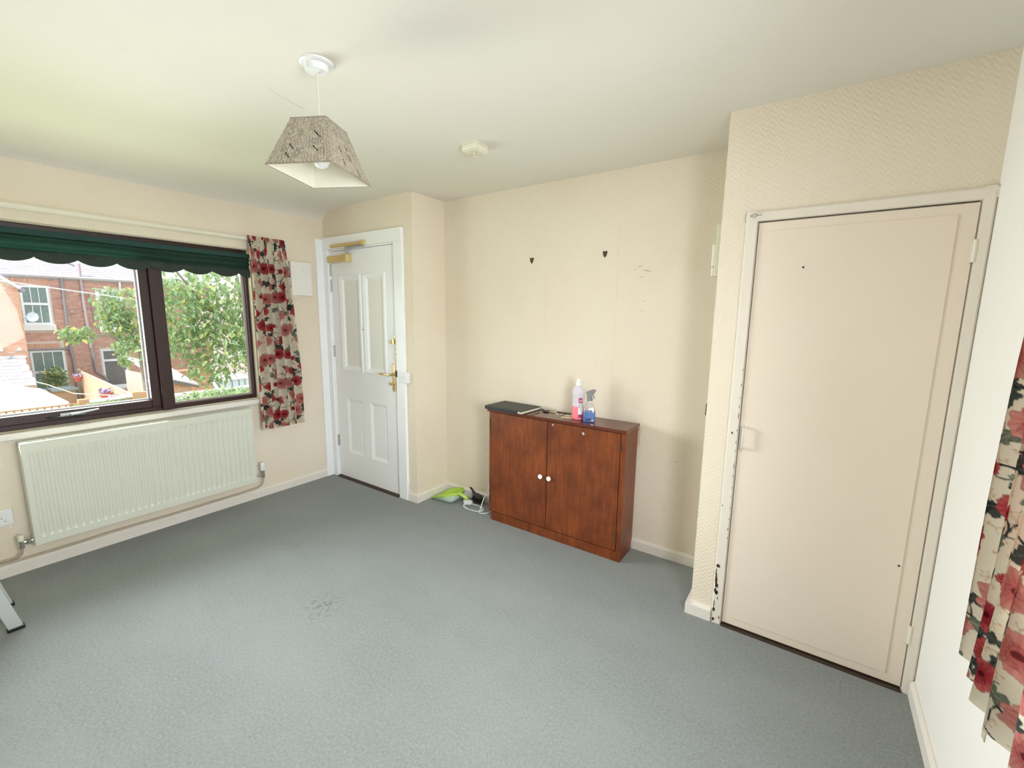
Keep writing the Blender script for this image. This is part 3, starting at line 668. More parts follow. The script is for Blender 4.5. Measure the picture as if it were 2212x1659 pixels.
for z in (.26, .50, .74): MB().box(-3.169, -2.925, .10-.225*z, .225-.225*z, z-.012, z+.012).build('step', M_silver, sld, bevel=.003)
MB().box(-3.20, -2.895, -.18, .02, 1.0, 1.03).build('top_platform', M_black, sld, bevel=.006)

# ------------------------------------------------------------------ pendant lamp
px_, py_ = -1.528, .986
pl = thing('pendant_lamp', 'ceiling pendant lamp with a square script printed fabric shade', 'lamp', (px_, py_, 1.953))
MB().lathe([(.056,0),(.056,-.006),(.050,-.010),(.045,-.010)], 40, (px_,py_,ZC)).build('ceiling_plate', M_plastic, pl, smooth=40)
MB().lathe([(.040,-.008),(.039,-.022),(.036,-.029),(.026,-.032),(.008,-.033)], 40, (px_,py_,ZC)).build('ceiling_rose', M_plastic, pl, smooth=50)
MB().tube([(px_,py_,ZC-.031),(px_+.002,py_,2.22),(px_,py_,2.085)], .0033, 8).build('flex', M_cord, pl, smooth=80)
MB().lathe([(.010,.05),(.017,.04),(.019,.0),(.019,-.028),(.014,-.03)][::-1], 18, (px_,py_,2.097)).build('lamp_holder', M_plastic, pl, smooth=40)
M_bulb = plain('opal_bulb', (.90,.90,.92), .25, var=.01)
MB().lathe([(.010,.045),(.016,.030),(.026,.010),(.031,-.012),(.029,-.030),(.020,-.045),(.006,-.052)][::-1], 22, (px_,py_,2.030)).build('bulb', M_bulb, pl, smooth=70)
# script print on the shade: rows of looping pen strokes and ring stamps, per fabric point
def script(seed, W_, H_, rot):
    r_ = np.random.default_rng(seed); img = np.empty((H_, W_, 3)); img[:] = (.62, .55, .44)
    ink = np.array((.05, .045, .035))
    tone = r_.normal(0, 1, (H_//8+2, W_//8+2)).repeat(8, 0).repeat(8, 1)[:H_, :W_]; img *= (1+.05*tone)[..., None]
    def dot(x, y, a=1.0, big=0):
        for yy in range(int(y)-big, int(y)+big+1):
            for xx in range(int(x)-big, int(x)+big+1):
                if 0 <= xx < W_ and 0 <= yy < H_: img[yy, xx] = img[yy, xx]*(1-a) + ink*a
    lh = 12.0
    for row in range(-2, int(max(W_, H_)*1.5/lh)):
        t = 0.0; gap = 0; al = r_.uniform(.5, .95); amp = r_.uniform(2.2, 4.0)
        while t < max(W_, H_)*1.5:
            if gap > 0: gap -= .5
            else:
                q = t*.9; sx = t + 1.8*math.sin(q*1.3); sy = row*lh + amp*math.sin(q) + 1.5*math.sin(q*.31+row) + (3.5*abs(math.sin(q*.17+row*2)) if math.sin(q*.53+row) > .8 else 0)
                x, y = (sx, sy) if not rot else (sy, sx)
                if r_.random() < .9: dot(x, y, al); dot(x+1, y, al*.7)
                if r_.random() < .012: gap = r_.uniform(5, 16)
            t += .35
    for _ in range(10):
        cx, cy, rr = r_.uniform(0, W_), r_.uniform(0, H_), r_.uniform(8, 17)
        for g in np.linspace(0, 6.28, 90): dot(cx+rr*np.cos(g), cy+rr*np.sin(g), .7); dot(cx+rr*.7*np.cos(g), cy+rr*.7*np.sin(g), .5)
    for _ in range(5):
        cx, cy = r_.uniform(W_*.2, W_*.8), r_.uniform(H_*.3, H_*.9)
        for g in np.linspace(0, 9, 60): dot(cx+g*2.2*(1 if rot else .4)+3*np.sin(g*2), cy+g*2.4+3*np.cos(g*1.7), .9, 1)
    img[-5:, :] = np.where(r_.random((5, W_, 1)) < .45, ink, img[-5:, :]); img[:3, :] *= .8
    return img
zb_, zt_ = 1.953, 2.122
ca_, sa_ = math.cos(R(27)), math.sin(R(27))
def corner(a, b_, z): return Vector((px_ + a*ca_ - b_*sa_, py_ + a*sa_ + b_*ca_, z))
bw, bd, tw, td = .238/2, .280/2, .130/2, .140/2
CB = [corner(-bw,-bd,zb_), corner(bw,-bd,zb_), corner(bw,bd,zb_), corner(-bw,bd,zb_)]
CT = [corner(-tw,-td,zt_), corner(tw,-td,zt_), corner(tw,td,zt_), corner(-tw,td,zt_)]
M_shade = vcol_mat('script_printed_linen', .85, .18, weave=500)
M_liner = plain('cream_shade_lining', (.78,.74,.62), .7)
sh = None
for k in range(4):
    a0, a1, b0, b1 = CT[k], CT[(k+1)%4], CB[k], CB[(k+1)%4]; nu, nv = 230, 190
    def sf(u, v): return tuple((a0*(1-u)+a1*u)*(1-v) + (b0*(1-u)+b1*u)*v)
    o = MB().grid(sf, nu, nv).build('shade_panel', None, pl, recalc=False); me = o.data
    im = script(50+k, nu+1, nv+1, k in (0, 2)); cc = np.ones(((nu+1)*(nv+1), 4), dtype=np.float32); cc[:, :3] = im.reshape(-1, 3)
    at = me.color_attributes.new('print', 'FLOAT_COLOR', 'POINT'); at.data.foreach_set('color', cc.ravel()); me.materials.append(M_shade)
ctr = lambda z: Vector((px_, py_, z))
ln = MB()
for k in range(4):
    q = [CT[k], CT[(k+1)%4], CB[(k+1)%4], CB[k]]
    q = [c_ + (ctr(c_.z)-c_).normalized()*.0035 for c_ in q]; ln.add(q, [(0,1,2,3)])
ln.build('shade_lining', M_liner, pl, recalc=False)
M_edge = plain('inked_linen_edge', (.30,.26,.20), .8, var=.8, nscale=160)
MB().tube([c_+Vector((0,0,.001)) for c_ in CB], .0024, 6, closed=True).build('lower_rim', M_edge, pl)
MB().tube(CT, .002, 6, closed=True).build('upper_rim', M_edge, pl)
MB().tube([(CT[0]+CT[1])/2, ctr(2.10), (CT[2]+CT[3])/2], .0018, 6).build('shade_spider', M_edge, pl)

# ------------------------------------------------------------------ ceiling alarm box
al_ = thing('smoke_alarm', 'square yellowed plastic alarm box on the ceiling beyond the lamp', 'alarm', (-1.54, 1.866, ZC))
MB().box(-1.589, -1.491, 1.815, 1.917, ZC-.004, ZC).build('base_plate', M_plastic_y, al_)
MB().box(-1.587, -1.493, 1.817, 1.915, ZC-.032, ZC-.004).build('housing', M_plastic_y, al_, bevel=.003)
MB().prism([(-1.585,ZC-.032),(-1.495,ZC-.032),(-1.500,ZC-.038),(-1.580,ZC-.038)], 'y', 1.820, 1.912).build('cover', M_plastic_y, al_, bevel=.004)
for dx, dy in ((-.02,0),(.0,.015),(.02,-.01),(.01,.03)): MB().lathe([(.0025,0),(.002,-.002)], 8, (-1.54+dx,1.866+dy,ZC-.038)).build('vent_hole', M_darkwood, al_)

# ------------------------------------------------------------------ light switch, chime, black sensor, picture hooks
ls = thing('light_switch', 'white twin light switch beside the front door frame', 'switch', (-2.552, Y1, .988))
MB().box(-2.594, -2.512, Y1-.034, Y1-.0, .946, 1.030).build('face_plate', M_plastic, ls, bevel=.004)
for dx in (-.009, .009): MB().box(-2.552+dx-.006, -2.552+dx+.006, Y1-.039, Y1-.034, .974, 1.002).build('rocker_switch', M_plastic, ls, bevel=.002)
MB().tube([(-2.545,Y1-.010,.13),(-2.535,Y1-.016,.10),(-2.505,Y1-.018,.072),(-2.478,Y1-.014,.069)], .004, 8).build('cable', M_offw, ls, smooth=True)
ch_ = thing('door_chime', 'slim cream plastic chime box on the cupboard side wall', 'chime', (XC, 2.30, 1.66))
MB().box(XC-.030, XC, 2.235, 2.345, 1.655, 1.885).build('back_plate', M_plastic_y, ch_, bevel=.003)
MB().box(XC-.044, XC-.030, 2.240, 2.340, 1.700, 1.800).build('cover', M_plastic_y, ch_, bevel=.003)
MB().box(XC-.042, XC-.030, 2.240, 2.340, 1.657, 1.696).build('lower_cover', M_plastic_y, ch_, bevel=.004)
for i in range(10): MB().box(XC-.040, XC-.030, 2.242, 2.338, 1.806+i*.0075, 1.8105+i*.0075).build('grille_slat', M_plastic_y, ch_)
tag(MB().box(XC-.028, XC, 2.30, 2.35, .985, 1.045).build('black_sensor', M_black, origin=(XC,2.32,.985), bevel=.003), 'small black sensor box on the cupboard side wall', 'sensor')
for nm_, x, z in (('left hand', -1.651, 1.838), ('right hand', -1.120, 1.845)):
    ph = thing('picture_hook', f'small dark heart shaped picture hook, the {nm_} one above the cabinet', 'hook', (x, Y2, z), group='picture hooks on the recess wall')
    s = .5
    pl_ = [(x-.014,z+.017),(x-.006,z+.019),(x,z+.014),(x+.006,z+.019),(x+.014,z+.017),(x+.013,z+.004),(x+.005,z-.016),(x,z-.019),(x-.005,z-.016),(x-.013,z+.004)]
    MB().prism(pl_, 'y', Y2-.004, Y2-.001).build('hook_plate', plain('dark_bronze', (.07,.055,.03), .45, metal=.6), ph)
    MB().lathe([(.0035,0),(.003,.004)], 10, M=Matrix.Translation((x, Y2-.004, z+.005)) @ Matrix.Rotation(R(90),4,'X')).build('pin_head', M_brass, ph)
# torn flecks and pencil-thin seams of the wallpaper
tear = plain('torn_paper_edge', (.50,.43,.32), .9)
for k, (x, z, L, a) in enumerate([(-.855,1.735,.05,-12),(-.885,1.70,.028,8),(-.93,1.745,.02,20),(-.90,1.76,.035,15),(-.86,1.56,.022,10),(-.90,1.548,.014,25),(-.87,1.50,.018,0),(-1.90,1.46,.014,60),(-.62,.62,.03,0)]):
    w = L*.10; M_ = Matrix.Translation((x, Y2-.0012, z)) @ Matrix.Rotation(R(-a), 4, 'Y')
    MB().add([(-L/2,0,0),(0,0,-w),(L/2,0,-w*.4),(L/2,0,w*.4),(0,0,w*.6)], [(0,1,2,3,4)], M_).build('wallpaper_tear', tear, wr)
for x, z0_, z1_ in ((-1.035,.85,2.0),(-1.54,1.30,1.75)):
    MB().box(x-.0006, x+.0006, Y2-.0008, Y2, z0_, z1_).build('wallpaper_seam', plain('paper_seam', (.68,.60,.46), .9), wr)

# ------------------------------------------------------------------ cabinet
cx0, cx1, cf, cbk = -1.838, -.846, 2.385, 2.592
cbn = thing('cabinet', 'low red brown wooden two door cabinet with white knobs', 'cabinet', ((cx0+cx1)/2, (cf+cbk)/2, 0))
bd_ = MB(); bd_.box(cx0, cx0+.018, cf+.002, cbk, .062, .803); bd_.box(cx1-.030, cx1, cf+.002, cbk, .062, .803); bd_.box(cx0+.018, cx1-.03, cf+.02, cbk, .062, .08); bd_.box(cx0+.018, cx1-.03, cbk-.012, cbk, .08, .803)
bd_.box(cx0+.018, cx1-.03, cf+.02, cbk-.012, .43, .445)
bd_.build('carcass', M_wood, cbn, bevel=.0015)
MB().box(cx0+.020, cx1, cf+.002, cbk-.01, 0, .062).build('plinth', M_wood, cbn, bevel=.002)
MB().box(cx0-.006, cx1+.008, cf-.016, cbk+.004, .803, .822).build('worktop', M_woodtop, cbn, bevel=.002)
for (a, b_, kx, hx_, nm_) in ((cx0+.014, -1.3645, -1.402, cx0+.012, 'l'), (-1.3605, cx1-.032, -1.338, cx1-.030, 'r')):
    dr = MB().box(a, b_, cf-.004, cf+.014, .070, .797).build('door', M_wood, cbn, bevel=.0015)
    MB().lathe([(.007,0),(.007,.008),(.015,.012),(.0155,.018),(.012,.020),(.010,.017),(.001,.017)], 24, M=Matrix.Translation((kx, cf-.004, .424)) @ Matrix.Rotation(R(90),4,'X')).build('knob', M_white, dr, smooth=50)
    for z in (.72, .16): MB().tube([(hx_, cf-.004, z-.03), (hx_, cf-.004, z+.03)], .0045, 8).build('hinge', M_darkwood, dr)
chipw = plain('pale_scuff', (.52,.45,.45), .7)
cm = Matrix
for x, z, s_ in ((-1.111,.760,.010), (-1.325,.780,.007)):
    pl_ = [(x+s_*math.cos(k*.785)*random.uniform(.6,1.1), z+s_*1.1*math.sin(k*.785)*random.uniform(.6,1.1)) for k in range(8)]
    MB().prism(pl_, 'y', cf-.0048, cf-.004).build('scuff', chipw, cbn)

# ------------------------------------------------------------------ things on the cabinet
TZ = .8225
fo = thing('organiser', 'black zip up organiser lying on the left end of the cabinet', 'organiser', (-1.68, 2.45, TZ))
FM = Matrix.Translation((-1.688, 2.458, 0)) @ Matrix.Rotation(R(-3), 4, 'Z')
M_leather = plain('black_leatherette', (.009,.010,.010), .45, var=.3, nscale=160, bmp=.2)
MB().box(-.158,.158,-.112,.112,TZ,TZ+.004,FM).build('back_cover', M_leather, fo, bevel=.002)
MB().box(-.150,.152,-.106,.106,TZ+.004,TZ+.019,FM).build('paper_block', plain('cream_paper', (.78,.72,.58), .8, var=.06, nscale=200), fo)
MB().box(-.158,.158,-.112,.112,TZ+.019,TZ+.024,FM).build('front_cover', M_leather, fo, bevel=.002)
MB().box(-.162,-.150,-.112,.112,TZ,TZ+.024,FM).build('spine', M_leather, fo, bevel=.004)
MB().box(-.150,.12,-.114,-.106,TZ+.003,TZ+.021,FM).build('zip_edge', M_leather, fo, bevel=.002)
MB().box(.146,.150,-.117,-.112,TZ+.006,TZ+.020,FM).build('zip_pull', M_steel, fo)

pn = thing('pen', 'short blue grey pen between organiser and keys', 'pen', (-1.50, 2.55, TZ))
MB().tube([(-1.525,2.575,TZ+.006),(-1.475,2.545,TZ+.006)], .0055, 10).build('barrel', plain('blue_grey_pen', (.30,.36,.48), .3), pn, smooth=60)
MB().tube([(-1.475,2.545,TZ+.006),(-1.462,2.537,TZ+.005)], [.0055,.0015], 10).build('tip', M_chrome, pn, smooth=60)
ks = thing('key_ring', 'bunch of keys with a black fob on the cabinet top', 'keys', (-1.45, 2.535, TZ))
MB().lathe([(.012,0),(.017,.003),(.016,.008),(.009,.010)], 16, (-1.462,2.525,TZ), sx=1.4).build('fob', M_black, ks, smooth=50)
MB().tube([(-1.437+.011*math.cos(g*.5236), 2.535+.011*math.sin(g*.5236), TZ+.003) for g in range(12)], .001, 6, closed=True).build('split_ring', M_chrome, ks)
for a in (-8, 25, 55):
    KM = Matrix.Translation((-1.428, 2.537, TZ+.0015+abs(a)*.00003)) @ Matrix.Rotation(R(a-20), 4, 'Z')
    MB().lathe([(.010,0),(.010,.002)], 12, M=KM).box(.008,.042,-.003,.003,0,.002,KM).box(.025,.029,-.006,-.003,0,.002,KM).box(.034,.038,-.0055,-.003,0,.002,KM).build('key', M_brassd if a > 0 else M_chrome, ks)
for i, (x, y, m_, c_, lb_) in enumerate([(-1.372,2.515,M_chrome,.0105,'silver coin nearest the keys on the cabinet top'),(-1.352,2.500,M_brassd,.0098,'brass coin in front of the silver coin on the cabinet'),(-1.340,2.525,M_chrome,.0122,'larger silver coin behind the other coins on the cabinet')]):
    tag(MB().lathe([(c_,0),(c_,.0017)], 20, (x,y,TZ)).build('coin', m_, origin=(x,y,TZ), bevel=.0003), lb_, 'coin', 'loose coins on the cabinet top')
rb = plain('orange_card', (.62,.30,.14), .6)
tag(MB().box(-.035,.035,-.006,.006,0,.0012,Matrix.Translation((-1.272,2.478,TZ)) @ Matrix.Rotation(R(-6),4,'Z')).build('paper_strip', rb, origin=(-1.272,2.478,TZ)), 'orange paper strip beside the pink bottle', 'paper')
tag(MB().box(-.036,.034,-.010,.010,0,.0012,Matrix.Translation((-1.268,2.455,TZ)) @ Matrix.Rotation(R(8),4,'Z')).build('paper_strip', plain('cream_card', (.80,.74,.62), .6), origin=(-1.268,2.455,TZ)), 'cream paper strip in front of the orange one', 'paper')
tag(MB().box(-.045,.045,-.022,.022,0,.002,Matrix.Translation((-1.262,2.515,TZ)) @ Matrix.Rotation(R(4),4,'Z')).build('card', plain('pale_green_card', (.55,.60,.48), .6), origin=(-1.262,2.515,TZ)), 'pale green card lying behind the pink bottle', 'card')
tag(MB().tube([(-1.41,2.56,TZ+.003),(-1.33,2.565,TZ+.003),(-1.25,2.555,TZ+.004)], .0025, 8).build('pencil', M_darkwood, origin=(-1.33,2.56,TZ), smooth=True), 'thin dark pencil at the back of the cabinet top', 'pencil')

# pink cleaner bottle
BX, BY = -1.198, 2.468
pb = thing('cleaner_bottle', 'tall squeezy bottle half full of pink cleaner', 'bottle', (BX, BY, TZ))
M_hdpe = plain('frosted_plastic', (.86,.80,.86), .35, var=.01)
_b = M_hdpe.node_tree.nodes['Principled BSDF']; _b.inputs['Transmission Weight'].default_value = .35; _b.inputs['IOR'].default_value = 1.1
M_pink = plain('pink_liquid_in_plastic', (.95,.25,.29), .3, var=.01)
M_pink.node_tree.nodes['Principled BSDF'].inputs['Subsurface Weight'].default_value = .2
prof = [(.034,0),(.0385,.004),(.0395,.012),(.0385,.06)]
MB().lathe(prof + [(.0378,.083)], 40, (BX,BY,TZ), sx=1, sy=.72).build('liquid', M_pink, pb, smooth=50)
MB().lathe([(.0378,.0832),(.0368,.10),(.0368,.150),(.0395,.156),(.0405,.168),(.038,.184),(.030,.203),(.019,.214),(.0145,.217)], 40, (BX,BY,TZ), sx=1, sy=.72).build('upper_body', M_hdpe, pb, smooth=60)
cp = MB().lathe([(.0150,.2145),(.0150,.230),(.0125,.234),(.0115,.252),(.009,.257)], 24, (BX,BY,TZ)).build('cap', M_plastic, pb, smooth=40)
def on_bottle(s, z, lift=.0008):     # s metres round the front from azimuth g0
    g = R(-62) + s/.030; r_ = .0372+.0012+lift if z > .083 else .0392+.0005+lift
    return (BX + r_*math.cos(g), BY + r_*.74*math.sin(g), TZ+z)
def wrap(poly_fn, nu, nv, name, mat, lift): 
    return MB().grid(lambda u, v: on_bottle(*poly_fn(u, v), lift), nu, nv).build(name, mat, pb, smooth=70, recalc=False)
M_mag = plain('magenta_label', (.40,.02,.13), .4); M_lab = plain('white_label', (.86,.82,.86), .4); M_ink = plain('black_ink', (.015,.012,.015), .5)
lab = wrap(lambda u, v: (-.002+.024*u, .020+.120*v), 8, 12, 'label', M_lab, .0006)
wrap(lambda u, v: (-.001+.022*u, .108+.032*v), 8, 4, 'label_band', M_mag, .0011)
wrap(lambda u, v: (-.001+.022*u, .016+.020*v), 8, 4, 'label_band', M_mag, .0011)
def ring_on(fn, cs, cz, a, b_, w, name, mat, lift, tilt=0):
    def f(u, v):
        g = 2*math.pi*u; s_, z_ = (a-w*v)*math.cos(g), (b_-w*v)*math.sin(g)
        return fn(cs + s_*math.cos(tilt)-z_*math.sin(tilt), cz + s_*math.sin(tilt)+z_*math.cos(tilt), lift)
    return MB().grid(f, 28, 1).build(name, mat, pb, recalc=False)
ring_on(on_bottle, .011, .090, .0105, .0150, .0105, 'logo_ground', M_lab, .0016, -.25)
ring_on(on_bottle, .011, .090, .0100, .0145, .0026, 'logo_ring', M_ink, .0020, -.25)
def text_mesh(txt, size, xf, name, mat, parent):
    cu = bpy.data.curves.new(name, 'FONT'); cu.body = txt; cu.size = size; cu.align_x = 'CENTER'; cu.align_y = 'CENTER'; cu.resolution_u = 3
    to = bpy.data.objects.new(name, cu); COL.objects.link(to); dg = bpy.context.evaluated_depsgraph_get()
    me = bpy.data.meshes.new_from_object(to.evaluated_get(dg)); bpy.data.objects.remove(to)
    off = wloc(parent)
    for v in me.vertices: v.co = Vector(xf(v.co.x, v.co.y)) - off
    o = bpy.data.objects.new(name, me); COL.objects.link(o); o.parent = parent; me.materials.append(mat); return o
text_mesh('Cif', .0125, lambda x, y: on_bottle(.0105+x*.9, .0895+y+x*.35, .0024), 'logo_lettering', M_ink, pb)
# white swirl of the label band
ring_on(on_bottle, .006, .121, .0045, .0050, .0016, 'label_swirl', M_lab, .0016); ring_on(on_bottle, .015, .124, .0048, .0062, .0018, 'label_swirl', M_lab, .0016)
wrap(lambda u, v: (.004+.012*u, .068+.0012*v), 4, 1, 'label_line', M_ink, .0012); wrap(lambda u, v: (.005+.010*u, .060+.0012*v), 4, 1, 'label_line', M_ink, .0012)

# blue spray bottle
SX, SY = -1.110, 2.450
sb = thing('spray_bottle', 'clear square spray bottle with blue liquid and grey trigger', 'bottle', (SX, SY, TZ))
M_clr = glass_mat('clear_bottle_plastic', (.93,.94,.96), .10)
M_blue = plain('blue_cleaning_liquid', (.12,.32,.80), .12, var=.02)
_b = M_blue.node_tree.nodes['Principled BSDF']; _b.inputs['Transmission Weight'].default_value = .55; _b.inputs['IOR'].default_value = 1.2
SM = Matrix.Translation((SX, SY, TZ)) @ Matrix.Rotation(R(28), 4, 'Z')
MB().lathe([(.034,0),(.037,.003),(.0375,.01),(.0375,.074),(.030,.098),(.020,.118),(.0145,.128),(.0145,.131)], 40, (0,0,0), power=6, sy=.86, M=SM).build('bottle_body', M_clr, sb, smooth=50)
MB().lathe([(.033,.004),(.0345,.008),(.0345,.064)], 40, (0,0,0), power=6, sy=.85, M=SM).build('liquid', M_blue, sb, smooth=50)
MB().box(-.020,.012,-.0345,-.0335,.012,.026,SM).build('label_block', plain('navy_print', (.03,.05,.12), .5), sb)
MB().box(.0362,.0368,-.018,.018,.012,.064,SM).build('side_label', plain('pale_blue_label', (.62,.72,.86), .4), sb)
ring2 = MB()
for k in range(24):
    g0, g1 = 2*math.pi*k/24, 2*math.pi*(k+1)/24
    ring2.add([(.0372, .009*math.cos(g0), .036+.011*math.sin(g0)), (.0372, .009*math.cos(g1), .036+.011*math.sin(g1)), (.0372, .006*math.cos(g1), .036+.008*math.sin(g1)), (.0372, .006*math.cos(g0), .036+.008*math.sin(g0))], [(0,1,2,3)], SM)
ring2.build('label_ring', M_ink, sb)
M_grey = plain('grey_plastic', (.24,.24,.25), .35)
tr = MB().lathe([(.0175,0),(.0175,.022),(.0155,.024)], 22, (SX,SY,TZ+.130)).build('collar', M_grey, sb, smooth=40)
TM = Matrix.Translation((SX, SY, TZ)) @ Matrix.Rotation(R(20), 4, 'Z')
MB().prism([(-.016,.153),(.014,.153),(.016,.172),(.034,.186),(.036,.199),(.020,.202),(-.004,.194),(-.022,.186),(-.024,.178),(-.018,.170)], 'y', -.011, .011, TM).build('trigger_head', M_grey, sb, bevel=.003)
MB().prism([(.017,.176),(.024,.180),(.026,.160),(.031,.146),(.026,.144),(.020,.158)], 'y', -.006, .006, TM).build('trigger', M_grey, sb, bevel=.0015)
MB().tube([(SX,SY,TZ+.128),(SX+.004,SY,TZ+.06),(SX+.012,SY,TZ+.012)], .0022, 8).build('dip_tube', M_plastic, sb, smooth=80)

# ------------------------------------------------------------------ tie at the back corner of the cabinet
tc = thing('hanging_string', 'orange string tied at the right rear corner of the cabinet top', 'string', (-.834, 2.586, .8))
MB().tube([(-.836,2.580,.803),(-.832,2.584,.790),(-.832,2.586,.74),(-.834,2.586,.68)], .0016, 6).build('string', plain('orange_string', (.62,.34,.12), .8), tc)
MB().lathe([(.004,0),(.006,.004),(.004,.008)], 10, (-.832,2.584,.79)).build('knot', bpy.data.materials['orange_string'], tc)

# ------------------------------------------------------------------ dustpan, brush, cable, plug
dp = thing('dustpan', 'lime green dustpan on the carpet in the wall corner', 'dustpan', (-2.28, 2.43, 0))
DM = Matrix.Translation((-2.430, 2.366, 0)) @ Matrix.Rotation(R(2), 4, 'Z')
def pan(u, v, off=0.0):
    # u: lip -> back, v: across with raised sides
    L, Wd = .245, .20
    a = (v-.5)*2; xx = u*L*(1-.10*abs(a)**3); rise = .075*max(0, (u-.03))**.7
    edge = max(0, (abs(a)-.62)/.38); back = max(0, (u-.80)/.20)
    h = rise*max(edge**1.6, back**1.7)
    wd = Wd*(.82+.18*math.sin(min(1, u*1.5)*math.pi/2))*(1-.28*max(0, u-.72)/.28)
    return (xx + off*back, Wd/2 + a*wd/2 + off*.3*math.copysign(edge, a), .004 + h - off*.2 + .012*u)
M_lime = plain('lime_green_plastic', (.50,.72,.10), .35, var=.04); M_pale = plain('pale_translucent_plastic', (.58,.72,.60), .35, var=.05)
o = MB().grid(lambda u, v: pan(u, v), 26, 30, DM).build('scoop', M_lime, dp, smooth=80, recalc=False); m_ = o.modifiers.new('t', 'SOLIDIFY'); m_.thickness = .002
o = MB().grid(lambda u, v: (lambda p: (p[0]*1.015, .1+(p[1]-.1)*1.03, p[2]*.86-.004))(pan(.03+.97*u, v)), 26, 30, DM).build('outer_shell', M_pale, dp, smooth=80, recalc=False)
MB().tube([pan(u/20, 0) for u in range(1, 21)] + [pan(1, v/20) for v in range(1, 20)] + [pan(1-u/20, 1) for u in range(0, 20)], .0042, 8, M=DM).build('rim', M_lime, dp, smooth=80)
MB().tube([(.235,.085,.075),(.27,.075,.080),(.315,.065,.076),(.345,.058,.070)], [.013,.012,.014,.011], 12, M=DM).build('handle', M_lime, dp, smooth=70)
br = thing('hand_brush', 'black bristled hand brush lying behind the dustpan', 'brush', (-2.05, 2.53, 0))
BM = Matrix.Translation((-2.075, 2.548, .004)) @ Matrix.Rotation(R(-24), 4, 'Z')
MB().lathe([(.020,.040),(.032,.046),(.034,.056),(.024,.064)], 26, (0,0,0), sx=2.0, sy=.85, M=BM).build('brush_back', M_black, br, smooth=50)
MB().tube([(-.055,0,.055),(-.10,.004,.066),(-.16,.012,.072),(-.19,.016,.070)], [.011,.008,.009,.006], 10, M=BM).build('handle', M_black, br, smooth=70)
bs = MB()
for i in range(420):
    a = random.uniform(0, 6.283); r_ = math.sqrt(random.random()); x = .064*r_*math.cos(a); y = .026*r_*math.sin(a); ox, oy = x*.22+random.uniform(-.006,.006), y*.6+random.uniform(-.006,.006)
    bs.add([(x-.0012,y,.048),(x+.0012,y,.048),(x+ox,y+oy,.002)], [(0,1,2)], BM); bs.add([(x,y-.0012,.048),(x,y+.0012,.048),(x+ox,y+oy,.002)], [(0,1,2)], BM)
tag(bs.build('bristles', plain('black_bristle', (.010,.010,.011), .6), br, recalc=False), kind='stuff')
cbx = thing('charger_cable', 'coiled white charging cable with plug on the carpet by the dustpan', 'cable', (-2.07, 2.45, 0))
lp = []
for i in range(44):
    g = i*.30; rr = .082+.008*math.sin(i*.5); lp.append((-2.045+rr*math.cos(g)*1.12, 2.452+rr*.55*math.sin(g), .004+.0022*(i % 9)/4))
MB().tube(lp, .0032, 8).build('cable', M_plastic, cbx, smooth=80)
MB().box(-2.155,-2.085,2.462,2.502,.004,.034,None).build('plug', M_plastic, cbx, bevel=.008, seg=3)
pgx = thing('plug_adapter', 'white plug adapter at the wall just left of the cabinet', 'adapter', (-1.942, 2.56, 0))
MB().box(-1.972,-1.912,2.540,Y2-.002,.082,.175).build('adapter_body', M_plastic, pgx, bevel=.006)
MB().box(-1.967,-1.917,2.560,Y2-.016,.0,.078).build('adapter_block', M_plastic, pgx, bevel=.006)
MB().tube([(-1.945,2.535,.150),(-1.950,2.515,.138),(-1.957,2.47,.085),(-1.958,2.44,.03),(-1.953,2.415,.006),(-1.935,2.410,.004),(-1.905,2.43,.004),(-1.890,2.47,.004),(-1.893,2.52,.004)], .0034, 8).build('cable', M_plastic, pgx, smooth=80)
# ------------------------------------------------------------------ outside the left window
GZ = -3.0
def rand_mat(name, stops, rough=.8, nscale=30, bmp=0.3):
    m, nt, b = nm(name)
    a = nd(nt, 'ShaderNodeObjectInfo').outputs['Random']; g = nd(nt, 'ShaderNodeNewGeometry').outputs['Random Per Island']
    f = math_(nt, 'FRACT', math_(nt, 'ADD', a, g))
    n_ = noise(nt, pos(nt), nscale, 3)
    c = mixc(nt, math_(nt, 'MULTIPLY', n_, .35), ramp(nt, f, stops), (.75,.60,.50))
    nt.links.new(c, b.inputs['Base Color']); b.inputs['Roughness'].default_value = rough; b.inputs['Specular IOR Level'].default_value = .2
    return m
M_brick = rand_mat('red_house_brick', [(0,(.46,.20,.16)),(.35,(.60,.30,.22)),(.7,(.50,.25,.22)),(1,(.66,.38,.28))])
M_brick2 = rand_mat('orange_house_brick', [(0,(.62,.28,.18)),(.4,(.74,.40,.26)),(.75,(.66,.33,.22)),(1,(.78,.48,.34))])
M_mortar = plain('pale_mortar', (.72,.62,.56), .9, var=.1)
M_slate = rand_mat('pale_grey_slate', [(0,(.38,.38,.45)),(.5,(.52,.52,.59)),(1,(.45,.44,.53))], .5)
M_upvc = plain('white_window_frame', (.88,.90,.92), .35, var=.02)
M_sillw = plain('white_painted_stone', (.88,.87,.86), .6, var=.03)
M_pipe = plain('grey_downpipe', (.30,.29,.33), .45, var=.1); M_gut = plain('white_gutter', (.82,.82,.86), .4)
def dark_glass(name, c):
    m, nt, b = nm(name); n_ = noise(nt, mscale(nt, pos(nt), (1,2,14)), 3, 3)
    cc = mixc(nt, n_, tuple(x*.6 for x in c), tuple(x*1.3 for x in c)); nt.links.new(cc, b.inputs['Base Color']); b.inputs['Roughness'].default_value = .08; b.inputs['Specular IOR Level'].default_value = .3; return m
M_dglass = dark_glass('reflecting_house_glass', (.24,.32,.30)); M_dglass2 = dark_glass('dim_house_glass', (.20,.19,.19))
M_leaf = rand_mat('green_leaf', [(0,(.16,.34,.14)),(.35,(.26,.46,.20)),(.6,(.36,.55,.27)),(.85,(.46,.60,.24)),(1,(.66,.66,.16))], .5)
